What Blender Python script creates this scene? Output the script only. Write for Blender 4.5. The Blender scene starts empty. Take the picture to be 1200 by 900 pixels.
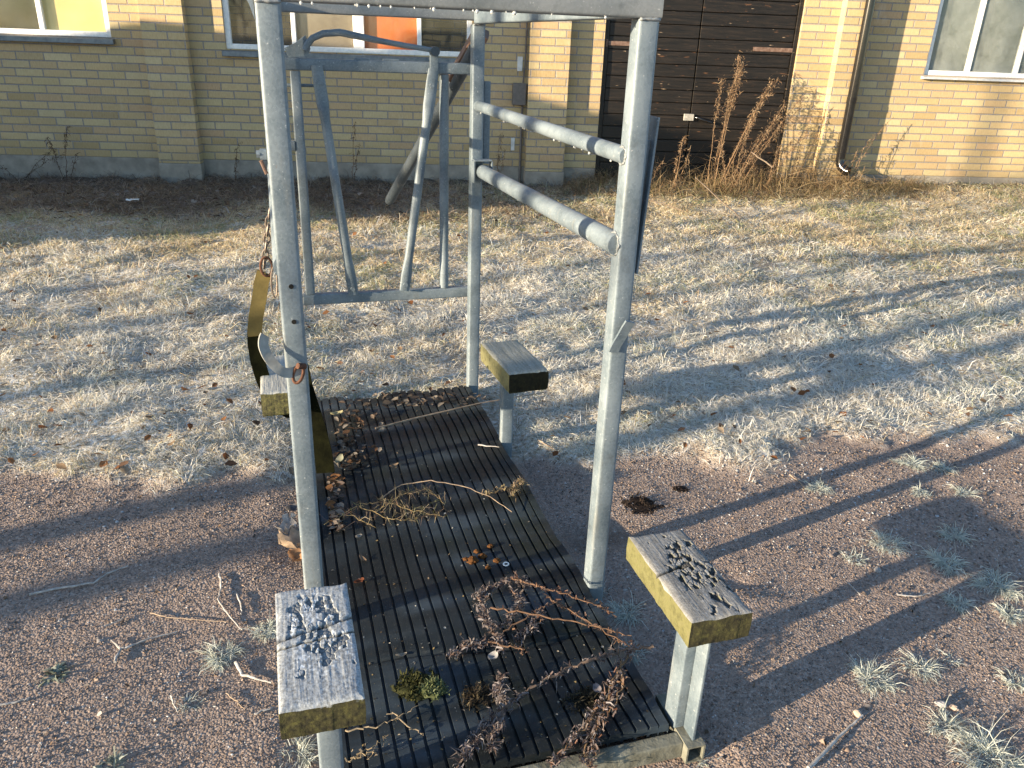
import bpy, math, random
import numpy as np
from mathutils import Matrix, Vector
R = math.radians
rng = np.random.default_rng(7)
random.seed(7)
scene = bpy.context.scene
C = scene.collection

# ------------------------------------------------------------------ camera
F, PITCH, ROLL, YAW, CH = 925.83, 0.4088, 0.0375, 0.2997, 1.5
fw = np.array([math.sin(YAW) * math.cos(PITCH), math.cos(YAW) * math.cos(PITCH), -math.sin(PITCH)])
rt0 = np.array([math.cos(YAW), -math.sin(YAW), 0.0])
up0 = np.cross(rt0, fw)
rt = math.cos(ROLL) * rt0 + math.sin(ROLL) * up0
up = -math.sin(ROLL) * rt0 + math.cos(ROLL) * up0
cam = bpy.data.cameras.new('camera')
cam.sensor_width = 36
cam.lens = F / 1200 * 36
cam.clip_start = 0.05
cam.clip_end = 1000
camo = bpy.data.objects.new('camera', cam)
C.objects.link(camo)
camo.matrix_world = Matrix(((rt[0], up[0], -fw[0], 0), (rt[1], up[1], -fw[1], 0), (rt[2], up[2], -fw[2], CH), (0, 0, 0, 1)))
scene.camera = camo


def project(P):
    d = np.asarray(P, float) - np.array([0, 0, CH])
    z = d @ fw
    z = np.where(z < .05, .05, z)
    return 600 + F * (d @ rt) / z, 450 - F * (d @ up) / z


def G(px, py, z=0.0):          # photo point -> where it stands on the ground (height z)
    d = (px - 600) / F * rt - (py - 450) / F * up + fw
    t = (z - CH) / d[2]
    return np.array([d[0] * t, d[1] * t, z])


# ------------------------------------------------------------------ noise + ground shape
def _hash(ix, iy, s):
    n = (ix.astype(np.int64) * 374761393 + iy.astype(np.int64) * 668265263 + s * 974634777) & 0xffffffff
    n = ((n ^ (n >> 13)) * 1274126177) & 0xffffffff
    n = n ^ (n >> 16)
    return (n & 0xffffff) / float(0xffffff)


def vn(x, y, s=0):
    x = np.asarray(x, float); y = np.asarray(y, float)
    ix = np.floor(x); iy = np.floor(y)
    fx = x - ix; fy = y - iy
    fx = fx * fx * (3 - 2 * fx); fy = fy * fy * (3 - 2 * fy)
    a = _hash(ix, iy, s); b = _hash(ix + 1, iy, s); c = _hash(ix, iy + 1, s); d = _hash(ix + 1, iy + 1, s)
    return (a * (1 - fx) + b * fx) * (1 - fy) + (c * (1 - fx) + d * fx) * fy


def fbm(x, y, s=0, o=3):
    v = 0; a = .5; t = 0
    for k in range(o):
        v = v + a * vn(np.asarray(x) * 2 ** k, np.asarray(y) * 2 ** k, s + k); t += a; a *= .5
    return v / t


def sstep(a, b, x):
    t = np.clip((np.asarray(x, float) - a) / (b - a), 0, 1)
    return t * t * (3 - 2 * t)


WD = R(-11.52)
WY = 9.0


def wall_dist(x, y):
    return (WY + np.asarray(x) * math.tan(WD) - np.asarray(y)) * math.cos(WD)


def grassiness(x, y):
    edge = np.interp(x, [-4, -1.05, -.05, .5, 1.19, 3.06, 6], [3.2, 2.88, 2.62, 2.65, 2.43, 2.27, 2.1])
    n = (fbm(x * 2.3, y * 2.3, 15) - .5) * .40 + (fbm(x * 11, y * 11, 6) - .5) * .22
    return sstep(-.06, .12, y - edge + n)


def hz(x, y):
    x = np.asarray(x, float); y = np.asarray(y, float)
    g = grassiness(x, y)
    h = (fbm(x * 1.1, y * 1.1, 1) - .5) * .02 + (fbm(x * 6, y * 6, 2) - .5) * .012
    h = h + g * (.012 + (fbm(x * 1.7, y * 1.7, 3) - .4) * .05 + (fbm(x * 7, y * 7, 4) - .5) * .045)
    dw = wall_dist(x, y)
    h = h + np.clip(.035 + .013 * x, .02, .13) * sstep(1.6, .1, dw) + sstep(1.3, .3, dw) * (fbm(x * 5, y * 5, 9) - .5) * .09
    under = sstep(-.12, 0, x) * sstep(.95, .85, x) * sstep(.95, 1.1, y) * sstep(3.35, 3.2, y)
    h = h * (1 - under) - .012 * under
    h = h - .015 * np.exp(-(((x - .95) / .10) ** 2 + ((y - 2.02) / .07) ** 2))
    h = h + .028 * np.exp(-(((x - 1.22) / .09) ** 2 + ((y - 1.63) / .05) ** 2)) - .02 * np.exp(-(((x - 1.25) / .06) ** 2 + ((y - 1.68) / .04) ** 2))
    far = sstep(12, 20, np.hypot(x - 2, y - 4))
    return h * (1 - far)


# ------------------------------------------------------------------ object helpers
def tag(o, label=None, cat=None, group=None, kind=None):
    if label: o['label'] = label
    if cat: o['category'] = cat
    if group: o['group'] = group
    if kind: o['kind'] = kind
    return o


def empty(name, loc, rz=0):
    o = bpy.data.objects.new(name, None)
    o.location = loc
    o.rotation_euler = (0, 0, rz)
    o.empty_display_size = .1
    C.objects.link(o)
    return o


def raw(name, V, quads=None, tris=None, mats=None, cols=None, mi=None, parent=None, smooth=None, polys=None, origin=(0, 0, 0)):
    V = np.asarray(V, np.float32).reshape(-1, 3) - np.asarray(origin, np.float32)
    me = bpy.data.meshes.new(name)
    if polys is not None:
        me.from_pydata([tuple(map(float, v)) for v in V], [], polys)
    else:
        q = np.zeros((0, 4), np.int32) if quads is None else np.asarray(quads, np.int32).reshape(-1, 4)
        t = np.zeros((0, 3), np.int32) if tris is None else np.asarray(tris, np.int32).reshape(-1, 3)
        lv = np.concatenate([q.ravel(), t.ravel()]).astype(np.int32)
        me.vertices.add(len(V)); me.vertices.foreach_set('co', V.ravel())
        me.loops.add(len(lv)); me.loops.foreach_set('vertex_index', lv)
        me.polygons.add(len(q) + len(t))
        st = np.concatenate([np.arange(len(q)) * 4, len(q) * 4 + np.arange(len(t)) * 3]).astype(np.int32)
        me.polygons.foreach_set('loop_start', st)
        me.update(calc_edges=True)
    if cols is not None:
        a = me.color_attributes.new('col', 'FLOAT_COLOR', 'POINT')
        cc = np.ones((len(V), 4), np.float32); cc[:, :cols.shape[1]] = cols
        a.data.foreach_set('color', cc.ravel())
    for m in (mats or []): me.materials.append(m)
    if mi is not None: me.polygons.foreach_set('material_index', np.asarray(mi, np.int32))
    me.validate()
    if smooth is not None:
        me.polygons.foreach_set('use_smooth', np.ones(len(me.polygons), bool))
        if smooth < 180: me.set_sharp_from_angle(angle=R(smooth))
    o = bpy.data.objects.new(name, me)
    C.objects.link(o)
    if parent is not None: o.parent = parent
    return o


class MB:
    def __init__(self): self.v = []; self.f = []; self.m = []; self.mat = 0

    def add(self, vs, fs):
        b = len(self.v)
        self.v += [tuple(map(float, p)) for p in vs]
        self.f += [tuple(b + i for i in f) for f in fs]
        self.m += [self.mat] * len(fs)
        return self

    def loft(self, rings, cap=True, closed=True):
        n = len(rings[0]); vs = [p for r in rings for p in r]; fs = []
        for i in range(len(rings) - 1):
            for j in range(n if closed else n - 1):
                k = (j + 1) % n
                fs.append((i * n + j, i * n + k, (i + 1) * n + k, (i + 1) * n + j))
        if cap:
            fs.append(tuple(range(n))[::-1]); fs.append(tuple((len(rings) - 1) * n + j for j in range(n)))
        return self.add(vs, fs)

    def bar(self, p0, p1, w, h, r=.006, up=(0, 0, 1), seg=3, twist=0):
        """rounded rectangular bar from p0 to p1: w across, h along `up`"""
        p0 = np.array(p0, float); p1 = np.array(p1, float)
        d = p1 - p0; d /= np.linalg.norm(d)
        u = np.array(up, float); u = u - d * (u @ d)
        if np.linalg.norm(u) < 1e-4: u = np.array([0, 1., 0]) - d * d[1]
        u /= np.linalg.norm(u); s = np.cross(d, u)
        pts = []
        r = min(r, w / 2 - 1e-5, h / 2 - 1e-5)
        for (sx, sy, a0) in ((1, 1, 0), (-1, 1, 90), (-1, -1, 180), (1, -1, 270)):
            for k in range(seg + 1):
                a = R(a0 + 90 * k / seg)
                pts.append((sx * (w / 2 - r) + r * math.cos(a), sy * (h / 2 - r) + r * math.sin(a)))
        return self.loft([[p + s * a + u * b for a, b in pts] for p in (p0, p1)])

    def box(self, x0, x1, y0, y1, z0, z1):
        vs = [(x, y, z) for z in (z0, z1) for y in (y0, y1) for x in (x0, x1)]
        return self.add(vs, [(0, 2, 3, 1), (4, 5, 7, 6), (0, 1, 5, 4), (2, 6, 7, 3), (0, 4, 6, 2), (1, 3, 7, 5)])

    def tube(self, pts, r, n=12, cap=True, sq=None):
        P = [np.array(p, float) for p in pts]
        rs = r if hasattr(r, '__len__') else [r] * len(P)
        rings = []; u = None
        for i, p in enumerate(P):
            d = (P[min(i + 1, len(P) - 1)] - P[max(i - 1, 0)]); d /= np.linalg.norm(d) + 1e-12
            if u is None:
                u = np.array([0, 0, 1.]) if abs(d[2]) < .9 else np.array([0, 1., 0])
            u = u - d * (u @ d); u /= np.linalg.norm(u) + 1e-12; s = np.cross(d, u)
            rings.append([p + rs[i] * (math.cos(2 * math.pi * k / n) * s + math.sin(2 * math.pi * k / n) * u) for k in range(n)])
        return self.loft(rings, cap)

    def ribbon(self, pts, sides, w, t=.003):
        rings = []
        P = [np.array(p, float) for p in pts]
        for i, p in enumerate(P):
            d = P[min(i + 1, len(P) - 1)] - P[max(i - 1, 0)]; d /= np.linalg.norm(d)
            s = np.array(sides[i], float); s = s - d * (s @ d); s /= np.linalg.norm(s); n = np.cross(d, s)
            rings.append([p + s * w / 2 + n * t / 2, p - s * w / 2 + n * t / 2, p - s * w / 2 - n * t / 2, p + s * w / 2 - n * t / 2])
        return self.loft(rings)

    def torus(self, c, ax, a, b, r, n=16, m=6, cross=None):
        """oval ring in the plane spanned by ax (half length a) and cross (half width b)"""
        c = np.array(c, float); ax = np.array(ax, float); ax /= np.linalg.norm(ax); cr = np.array(cross, float); cr -= ax * (cr @ ax); cr /= np.linalg.norm(cr)
        nn = np.cross(ax, cr); rings = []
        for i in range(n):
            t = 2 * math.pi * i / n
            p = c + ax * a * math.cos(t) + cr * b * math.sin(t); o = ax * math.cos(t) + cr * math.sin(t)
            rings.append([p + r * (o * math.cos(2 * math.pi * k / m) + nn * math.sin(2 * math.pi * k / m)) for k in range(m)])
        rings.append(rings[0])
        return self.loft(rings, cap=False)

    def build(self, name, mats, parent=None, smooth=40, bevel=0, origin=None):
        if not isinstance(mats, (list, tuple)): mats = [mats]
        if origin is None:
            r_ = parent
            while r_ is not None and r_.parent is not None: r_ = r_.parent
            origin = tuple(r_.location) if (r_ is not None and r_.get('_world')) else (0, 0, 0)
        o = raw(name, np.array(self.v), polys=self.f, mats=mats, mi=self.m, parent=parent, smooth=smooth, origin=origin)
        if bevel:
            b = o.modifiers.new('bevel', 'BEVEL'); b.width = bevel; b.segments = 2; b.limit_method = 'ANGLE'
        return o


def wiggle(pts, n=5, amp=.004):
    out = []
    for a, b in zip(pts[:-1], pts[1:]):
        for t in np.linspace(0, 1, n, endpoint=False): out.append(np.array(a) * (1 - t) + np.array(b) * t)
    out.append(np.array(pts[-1]))
    out = np.array(out)
    out[1:-1] += rng.normal(0, amp, (len(out) - 2, 3)) * np.array([1, 1, .5])
    return out


# ------------------------------------------------------------------ materials
class NT:
    def __init__(self, name):
        self.m = bpy.data.materials.new(name); self.m.use_nodes = True
        self.t = self.m.node_tree; self.n = self.t.nodes
        self.b = self.n['Principled BSDF']; self.out = self.n['Material Output']

    def node(self, typ, **kw):
        x = self.n.new(typ)
        ins = kw.pop('ins', {})
        for k, v in kw.items(): setattr(x, k, v)
        for k, v in ins.items(): self.set(x, k, v)
        return x

    def set(self, x, k, v):
        if hasattr(v, 'is_output'): self.t.links.new(v, x.inputs[k])
        elif hasattr(v, 'outputs'): self.t.links.new(v.outputs[0], x.inputs[k])
        else:
            if isinstance(v, tuple) and len(v) == 3 and x.inputs[k].type == 'RGBA': v = (*v, 1)
            x.inputs[k].default_value = v

    def coord(self, which='Object'): return self.node('ShaderNodeTexCoord').outputs[which]

    def mapping(self, vec, scale): return self.node('ShaderNodeMapping', ins={'Vector': vec, 'Scale': scale}).outputs[0]

    def noise(self, vec, scale, detail=4, rough=.55): return self.node('ShaderNodeTexNoise', ins={'Vector': vec, 'Scale': scale, 'Detail': detail, 'Roughness': rough}).outputs['Fac']

    def ramp(self, fac, stops):
        x = self.node('ShaderNodeValToRGB', ins={'Fac': fac})
        e = x.color_ramp.elements
        while len(e) < len(stops): e.new(.5)
        for i, (p, c) in enumerate(stops):
            e[i].position = p; e[i].color = (*c, 1) if isinstance(c, tuple) else (c, c, c, 1)
        return x.outputs[0]

    def math(self, op, a, b=0.0, c=None):
        x = self.node('ShaderNodeMath', operation=op); self.set(x, 0, a); self.set(x, 1, b)
        if c is not None: self.set(x, 2, c)
        return x.outputs[0]

    def mix(self, fac, a, b, mode='MIX'):
        x = self.node('ShaderNodeMix', data_type='RGBA', blend_type=mode)
        self.set(x, 0, fac); self.set(x, 6, a); self.set(x, 7, b)
        return x.outputs[2]

    def mrange(self, v, a, b, c=0.0, d=1.0): return self.node('ShaderNodeMapRange', ins={0: v, 1: a, 2: b, 3: c, 4: d}).outputs[0]

    def bump(self, h, strength=.5, dist=.01, normal=None):
        x = self.node('ShaderNodeBump', ins={'Height': h, 'Strength': strength, 'Distance': dist})
        if normal is not None: self.set(x, 'Normal', normal)
        return x.outputs[0]

    def fin(self, col=None, rough=None, metal=None, normal=None, spec=None):
        for k, v in (('Base Color', col), ('Roughness', rough), ('Metallic', metal), ('Normal', normal), ('Specular IOR Level', spec)):
            if v is not None: self.set(self.b, k, v)
        return self.m


def simple(name, c1, c2, scale=20, rough=.7, metal=0.0, bump=.3, dist=.002, spec=.4, which='Object'):
    n = NT(name); v = n.coord(which)
    f = n.noise(v, scale, 5)
    col = n.ramp(f, [(.32, c1), (.68, c2)])
    return n.fin(col, rough, metal, n.bump(n.noise(v, scale * 4, 3), bump, dist), spec)


def vcol(name, rough=.8, spec=.25, var=.25, trans=0):
    n = NT(name)
    a = n.node('ShaderNodeVertexColor', layer_name='col').outputs[0]
    f = n.noise(n.coord('Object'), 60, 3)
    col = n.mix(1.0, a, n.ramp(f, [(.3, 1 - var), (.7, 1 + 0.0)]), 'MULTIPLY')
    n.fin(col, rough, 0.0, None, spec)
    if trans:
        tl = n.node('ShaderNodeBsdfTranslucent', ins={0: col})
        mx = n.node('ShaderNodeMixShader', ins={0: trans, 1: n.b.outputs[0], 2: tl})
        n.t.links.new(mx.outputs[0], n.out.inputs[0])
    return n.m


def galvanised(name, a, b, metal=.35, rough=.48):
    n = NT(name); v = n.coord()
    big = n.noise(v, 7, 5, .6)
    sp = n.node('ShaderNodeTexVoronoi', ins={'Vector': v, 'Scale': 190.0}).outputs['Color']
    spg = n.node('ShaderNodeRGBToBW', ins={0: sp}).outputs[0]
    f = n.math('ADD', n.math('MULTIPLY', big, .85), n.math('MULTIPLY', spg, .15))
    col = n.ramp(f, [(.3, a), (.62, b)])
    stain = n.ramp(n.noise(n.mapping(v, (30, 30, 3)), 1.0, 4), [(.58, 0.0), (.74, 1.0)])
    col = n.mix(n.math('MULTIPLY', stain, .45), col, (.23, .235, .22))
    spots = n.ramp(n.noise(v, 130, 2), [(.68, 0.0), (.75, 1.0)])
    col = n.mix(n.math('MULTIPLY', spots, .5), col, (.62, .64, .65))
    dk = n.ramp(n.noise(v, 16, 6, .7), [(.56, 0.0), (.72, 1.0)])
    col = n.mix(n.math('MULTIPLY', dk, .5), col, (.075, .085, .09))
    ru = n.ramp(n.noise(v, 24, 5, .7), [(.70, 0.0), (.78, 1.0)])
    col = n.mix(n.math('MULTIPLY', ru, .45), col, (.17, .10, .06))
    return n.fin(col, n.mrange(big, .3, .7, rough - .08, rough + .16), metal, n.bump(n.math('ADD', n.noise(v, 220, 3), n.math('MULTIPLY', n.noise(v, 30, 3), 2.0)), .25, .0012), .5)


M = {}
M['steel'] = galvanised('galvanised_steel', (.080, .112, .142), (.185, .228, .265), .15, .50)
M['steel_dull'] = galvanised('dull_galvanised_steel', (.15, .17, .182), (.25, .27, .285), .35, .55)
M['dirty_steel'] = simple('mossy_dirty_steel', (.09, .09, .07), (.20, .205, .175), 26, .8, .1, .6, .003)
M['pole_steel'] = galvanised('shade_toned_pole_steel', (.04, .055, .07), (.075, .095, .115), .2, .55)  # galvanised steel toned down, the lifting pole's shade is put into its colour
ic = NT('ice'); M['ice'] = ic.fin((.85, .88, .9), .12, 0.0, None, .6)
ic.set(ic.b, 'Transmission Weight', .6)
M['rust'] = simple('rusty_iron', (.055, .024, .016), (.13, .06, .036), 90, .85, .2)
M['rustpaint'] = simple('rusty_brown_steel', (.10, .055, .04), (.22, .15, .12), 25, .7, .2)
M['chain'] = simple('chain_steel', (.12, .10, .09), (.24, .20, .17), 60, .55, .7)


def brick_mat():
    n = NT('yellow_brick')
    sep = n.node('ShaderNodeSeparateXYZ', ins={0: n.coord()})
    w, h, mo = .262, .0765, .0065
    X = n.math('ADD', sep.outputs[0], sep.outputs[1]); Z = n.math('SUBTRACT', sep.outputs[2], .25)
    wob = n.noise(n.coord(), 9, 2)
    X = n.math('ADD', X, n.math('MULTIPLY', wob, .006)); Z = n.math('ADD', Z, n.math('MULTIPLY', wob, .004))
    vz = n.math('DIVIDE', Z, h); row = n.math('FLOOR', vz)
    jit = n.node('ShaderNodeTexWhiteNoise', noise_dimensions='1D', ins={'W': row}).outputs['Value']
    u = n.math('ADD', n.math('DIVIDE', X, w), n.math('ADD', n.math('MULTIPLY', n.math('FLOORED_MODULO', row, 2.0), .5), n.math('MULTIPLY', jit, .22)))
    col = n.math('FLOOR', u)
    fu = n.math('FRACT', u); fv = n.math('FRACT', vz)
    du = n.math('MULTIPLY', n.math('MINIMUM', fu, n.math('SUBTRACT', 1.0, fu)), w)
    dv = n.math('MULTIPLY', n.math('MINIMUM', fv, n.math('SUBTRACT', 1.0, fv)), h)
    d = n.math('MINIMUM', du, dv)
    brick = n.mrange(d, mo * .7, mo * 1.15)
    cid = n.node('ShaderNodeCombineXYZ', ins={0: col, 1: row, 2: 3.0})
    wn = n.node('ShaderNodeTexWhiteNoise', noise_dimensions='3D', ins={'Vector': cid})
    c = n.ramp(wn.outputs['Value'], [(0, (.34, .235, .115)), (.2, (.45, .325, .175)), (.42, (.51, .38, .21)), (.60, (.44, .28, .17)), (.76, (.46, .36, .19)), (.92, (.55, .45, .28)), (1, (.27, .18, .095))])
    gr = n.noise(n.mapping(n.coord(), (90, 90, 25)), 1.0, 4)
    c = n.mix(.38, c, n.ramp(gr, [(.3, (.31, .235, .115)), (.7, (.53, .43, .255))]))
    big = n.noise(n.coord(), 1.3, 4)
    c = n.mix(n.mrange(big, .45, .75, 0, .35), c, (.29, .235, .14))
    mc = n.ramp(n.noise(n.coord(), 70, 3), [(.3, (.20, .18, .17)), (.7, (.31, .285, .265))])
    c = n.mix(brick, mc, c)
    eff = n.ramp(n.noise(n.mapping(n.coord(), (3, 3, 1.2)), 2.0, 4), [(.64, 0.0), (.78, 1.0)])
    c = n.mix(n.math('MULTIPLY', eff, .22), c, (.7, .66, .58))
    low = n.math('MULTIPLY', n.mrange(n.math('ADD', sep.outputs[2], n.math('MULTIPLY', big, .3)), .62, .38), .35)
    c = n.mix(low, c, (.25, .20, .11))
    hgt = n.math('ADD', brick, n.math('MULTIPLY', gr, .35))
    hgt = n.math('ADD', hgt, n.math('MULTIPLY', wn.outputs['Value'], .3))
    return n.fin(c, .88, 0.0, n.bump(hgt, .8, .006), .2)


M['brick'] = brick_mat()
M['plinth'] = simple('grey_concrete', (.18, .162, .14), (.30, .275, .235), 7, .9, 0, .5, .004)
M['white_paint'] = simple('old_white_paint', (.62, .63, .64), (.80, .80, .79), 30, .55)
M['sill'] = simple('grey_sheet_sill', (.10, .115, .13), (.17, .19, .205), 20, .45, .4)
M['light_sill'] = simple('pale_sheet_sill', (.45, .46, .47), (.60, .61, .62), 20, .45, .3)
M['blind'] = simple('yellow_blind', (.68, .53, .22), (.76, .61, .28), 4, .9)
M['beige'] = simple('beige_board', (.21, .16, .12), (.27, .21, .155), 5, .8)
M['orange'] = simple('orange_board', (.55, .13, .02), (.64, .17, .03), 6, .7)
M['grey_curtain'] = simple('grey_misted_sheet', (.10, .115, .11), (.20, .215, .205), 3, .8)
M['darkroom'] = simple('dark_interior', (.02, .018, .016), (.05, .045, .04), 3, .9)
M['black_pipe'] = simple('black_painted_pipe', (.005, .005, .0055), (.011, .0105, .011), 20, .16, 0, .1, .001, .6)
M['plastic'] = simple('grey_plastic_box', (.10, .09, .085), (.14, .125, .115), 30, .6)
M['white_metal'] = simple('pale_lock_metal', (.22, .215, .20), (.40, .39, .36), 40, .5)


def glass_mat(name, fog, fogcol):
    n = NT(name)
    tr = n.node('ShaderNodeBsdfTransparent', ins={0: (.93, .95, .94)})
    gl = n.node('ShaderNodeBsdfGlossy', ins={0: (1, 1, 1), 1: .03})
    fr = n.math('MULTIPLY', n.node('ShaderNodeFresnel', ins={0: 1.5}).outputs[0], n.math('SUBTRACT', 1.0, n.node('ShaderNodeNewGeometry').outputs['Backfacing']))
    m1 = n.node('ShaderNodeMixShader', ins={0: fr, 1: tr, 2: gl})
    df = n.node('ShaderNodeBsdfDiffuse', ins={0: fogcol})
    fm = n.ramp(n.noise(n.coord(), 5, 5, .65), [(.35, fog * .5), (.7, min(1, fog * 1.5))])
    m2 = n.node('ShaderNodeMixShader', ins={0: fm, 1: m1, 2: df})
    n.t.links.new(m2.outputs[0], n.out.inputs[0])
    return n.m


M['glass'] = glass_mat('window_glass', .04, (.5, .5, .48))
M['misted_glass'] = glass_mat('misted_window_glass', .28, (.34, .37, .36))


def door_mat():
    n = NT('dark_tarred_boards'); v = n.coord()
    st = n.noise(n.mapping(v, (1.6, 1, 26)), 2.0, 6, .62)
    c = n.ramp(st, [(.3, (.004, .0035, .003)), (.55, (.010, .0075, .006)), (.74, (.026, .017, .011))])
    sep = n.node('ShaderNodeSeparateXYZ', ins={0: v})
    worn = n.ramp(n.noise(n.mapping(v, (3.2, 1, 17)), 2.6, 4, .5), [(.66, 0.0), (.72, 1.0)])
    c = n.mix(n.math('MULTIPLY', worn, .8), c, (.12, .058, .028))
    w2 = n.ramp(n.noise(n.mapping(v, (2.0, 1, 14)), 4.1, 3, .5), [(.72, 0.0), (.76, 1.0)])
    c = n.mix(w2, c, (.34, .25, .17))
    w3 = n.ramp(n.noise(n.mapping(v, (5, 1, 60)), 3.0, 5, .6), [(.60, 0.0), (.70, 1.0)])
    c = n.mix(n.math('MULTIPLY', w3, .35), c, (.075, .05, .034))
    return n.fin(c, n.mrange(st, .3, .7, .38, .65), 0.0, n.bump(st, .6, .003), .4)


M['door'] = door_mat()


def rubber_mat():
    n = NT('black_rubber'); v = n.coord()
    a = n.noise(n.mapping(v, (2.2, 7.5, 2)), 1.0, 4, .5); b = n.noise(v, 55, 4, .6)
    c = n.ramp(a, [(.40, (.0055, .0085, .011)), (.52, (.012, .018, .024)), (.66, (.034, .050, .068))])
    moss = n.math('MULTIPLY', n.ramp(n.noise(v, 4.3, 5, .65), [(.54, 0.0), (.72, 1.0)]), .5)
    c = n.mix(moss, c, (.017, .022, .011))
    dust = n.ramp(b, [(.58, 0.0), (.74, 1.0)])
    c = n.mix(n.math('MULTIPLY', dust, .30), c, (.042, .045, .045))
    frost = n.ramp(n.noise(v, 260, 2), [(.66, 0.0), (.74, 1.0)])
    c = n.mix(n.math('MULTIPLY', frost, .35), c, (.22, .25, .27))
    return n.fin(c, n.mrange(b, .35, .7, .48, .72), 0.0, n.bump(b, .35, .0015), .3)


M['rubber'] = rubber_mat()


def wood_mat(name, top1, top2, frosty, side1=(.15, .13, .05), side2=(.27, .245, .105), endk=1.0):
    n = NT(name); v = n.coord()
    nz = n.node('ShaderNodeSeparateXYZ', ins={0: n.node('ShaderNodeNewGeometry').outputs['True Normal']})
    grain = n.noise(n.mapping(v, (90, 4, 90)), 1.0, 5, .65)
    c = n.ramp(grain, [(.3, top1), (.7, top2)])
    fr = n.ramp(n.noise(v, 190, 3, .6), [(.5 - .2 * frosty, 0.0), (.78 - .2 * frosty, 1.0)])
    c = n.mix(n.math('MULTIPLY', fr, .15 + .5 * frosty), c, (.50, .55, .60))
    a = n.node('ShaderNodeVertexColor', layer_name='col').outputs[0]
    c = n.mix(1.0, c, a, 'MULTIPLY')
    mo = n.ramp(n.noise(v, 38, 5, .65), [(.34, side1), (.52, side2), (.74, (.12, .11, .06))])
    endm = n.ramp(n.noise(v, 70, 5, .7), [(.36, tuple(endk * q_ for q_ in (.022, .021, .013))), (.56, tuple(endk * q_ for q_ in (.062, .058, .024))), (.74, tuple(endk * q_ for q_ in (.135, .13, .04)))])
    isend = n.mrange(n.math('ABSOLUTE', nz.outputs[1]), .6, .8)
    side = n.mix(isend, mo, endm)
    istop = n.mrange(nz.outputs[2], .15, .45)
    c = n.mix(istop, side, c)
    return n.fin(c, .85, 0.0, n.bump(n.math('ADD', grain, n.noise(v, 120, 3)), .5, .002), .25)


M['wood_frost'] = wood_mat('frosted_grey_wood', (.135, .145, .155), (.255, .27, .285), .7, (.10, .09, .04), (.20, .18, .07), .85)
M['wood'] = wood_mat('weathered_grey_wood', (.12, .12, .118), (.24, .24, .235), .2, (.075, .073, .032), (.125, .122, .052), .8)
M['wood_wet'] = wood_mat('damp_pale_wood', (.17, .175, .15), (.29, .29, .25), .3, (.10, .095, .05), (.165, .16, .08), .22)
M['wood_moss'] = wood_mat('mossy_grey_wood', (.24, .245, .23), (.38, .385, .36), .35, (.15, .14, .03), (.30, .28, .06), 1.9)


def ground_mat():
    n = NT('gravel_and_soil'); v = n.coord()
    a = n.node('ShaderNodeVertexColor', layer_name='col')
    sp = n.node('ShaderNodeSeparateColor', ins={0: a.outputs[0]})
    vo = n.node('ShaderNodeTexVoronoi', ins={'Vector': v, 'Scale': 150.0})
    vc = n.node('ShaderNodeRGBToBW', ins={0: vo.outputs['Color']}).outputs[0]
    c = n.ramp(vc, [(.15, (.20, .155, .13)), (.4, (.245, .19, .158)), (.62, (.285, .22, .183)), (.85, (.34, .28, .245))])
    big = n.noise(v, 2.2, 5, .6)
    c = n.mix(n.mrange(big, .4, .7, 0, .45), c, (.21, .165, .145))
    turf = n.ramp(n.noise(v, 45, 5, .7), [(.3, (.17, .14, .10)), (.5, (.40, .36, .29)), (.68, (.74, .75, .74))])
    c = n.mix(sp.outputs[0], c, turf)
    soil = n.ramp(n.noise(v, 24, 5, .7), [(.3, (.045, .036, .030)), (.55, (.13, .10, .078)), (.75, (.30, .28, .26))])
    c = n.mix(sp.outputs[1], c, soil)
    h = n.math('SUBTRACT', 1.0, vo.outputs['Distance'])
    return n.fin(c, .92, 0.0, n.bump(n.math('ADD', h, n.noise(v, 60, 4)), .6, .004), .15)


M['ground'] = ground_mat()
M['blades'] = vcol('frosted_blades', .75, .3, .12, .42)
M['pebbles'] = vcol('pebbles', .85, .2, .3)
M['litter'] = vcol('dry_plant_matter', .85, .2, .35, .3)
M['webbing'] = simple('olive_yellow_webbing', (.09, .072, .03), (.15, .12, .048), 14, .9, 0, .5, .002, .1)
M['webbing_moss'] = simple('mossy_webbing', (.0035, .004, .0022), (.011, .012, .005), 22, .95, 0, .5, .003, .04)
M['webbing_grey'] = simple('frosty_grey_webbing', (.17, .175, .17), (.30, .31, .30), 30, .85)
M['bark'] = simple('grey_bark', (.10, .08, .065), (.20, .17, .14), 12, .95)
M['frost_twig'] = simple('frosted_twig_bark', (.24, .22, .205), (.44, .43, .42), 60, .9)
M['brown_twig'] = simple('brown_twig_bark', (.19, .135, .10), (.34, .27, .20), 50, .85)
M['roofing'] = simple('dark_roofing', (.03, .03, .032), (.06, .06, .06), 9, .9)

# ------------------------------------------------------------------ ground sheet
def axis(lo, hi, step, far):
    a = list(np.arange(lo, hi + 1e-6, step)); s = step; x = hi
    while x < far: s *= 1.6; x += s; a.append(x)
    s = step; x = lo
    while x > -far: s *= 1.6; x -= s; a.insert(0, x)
    return np.array(a)


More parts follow.
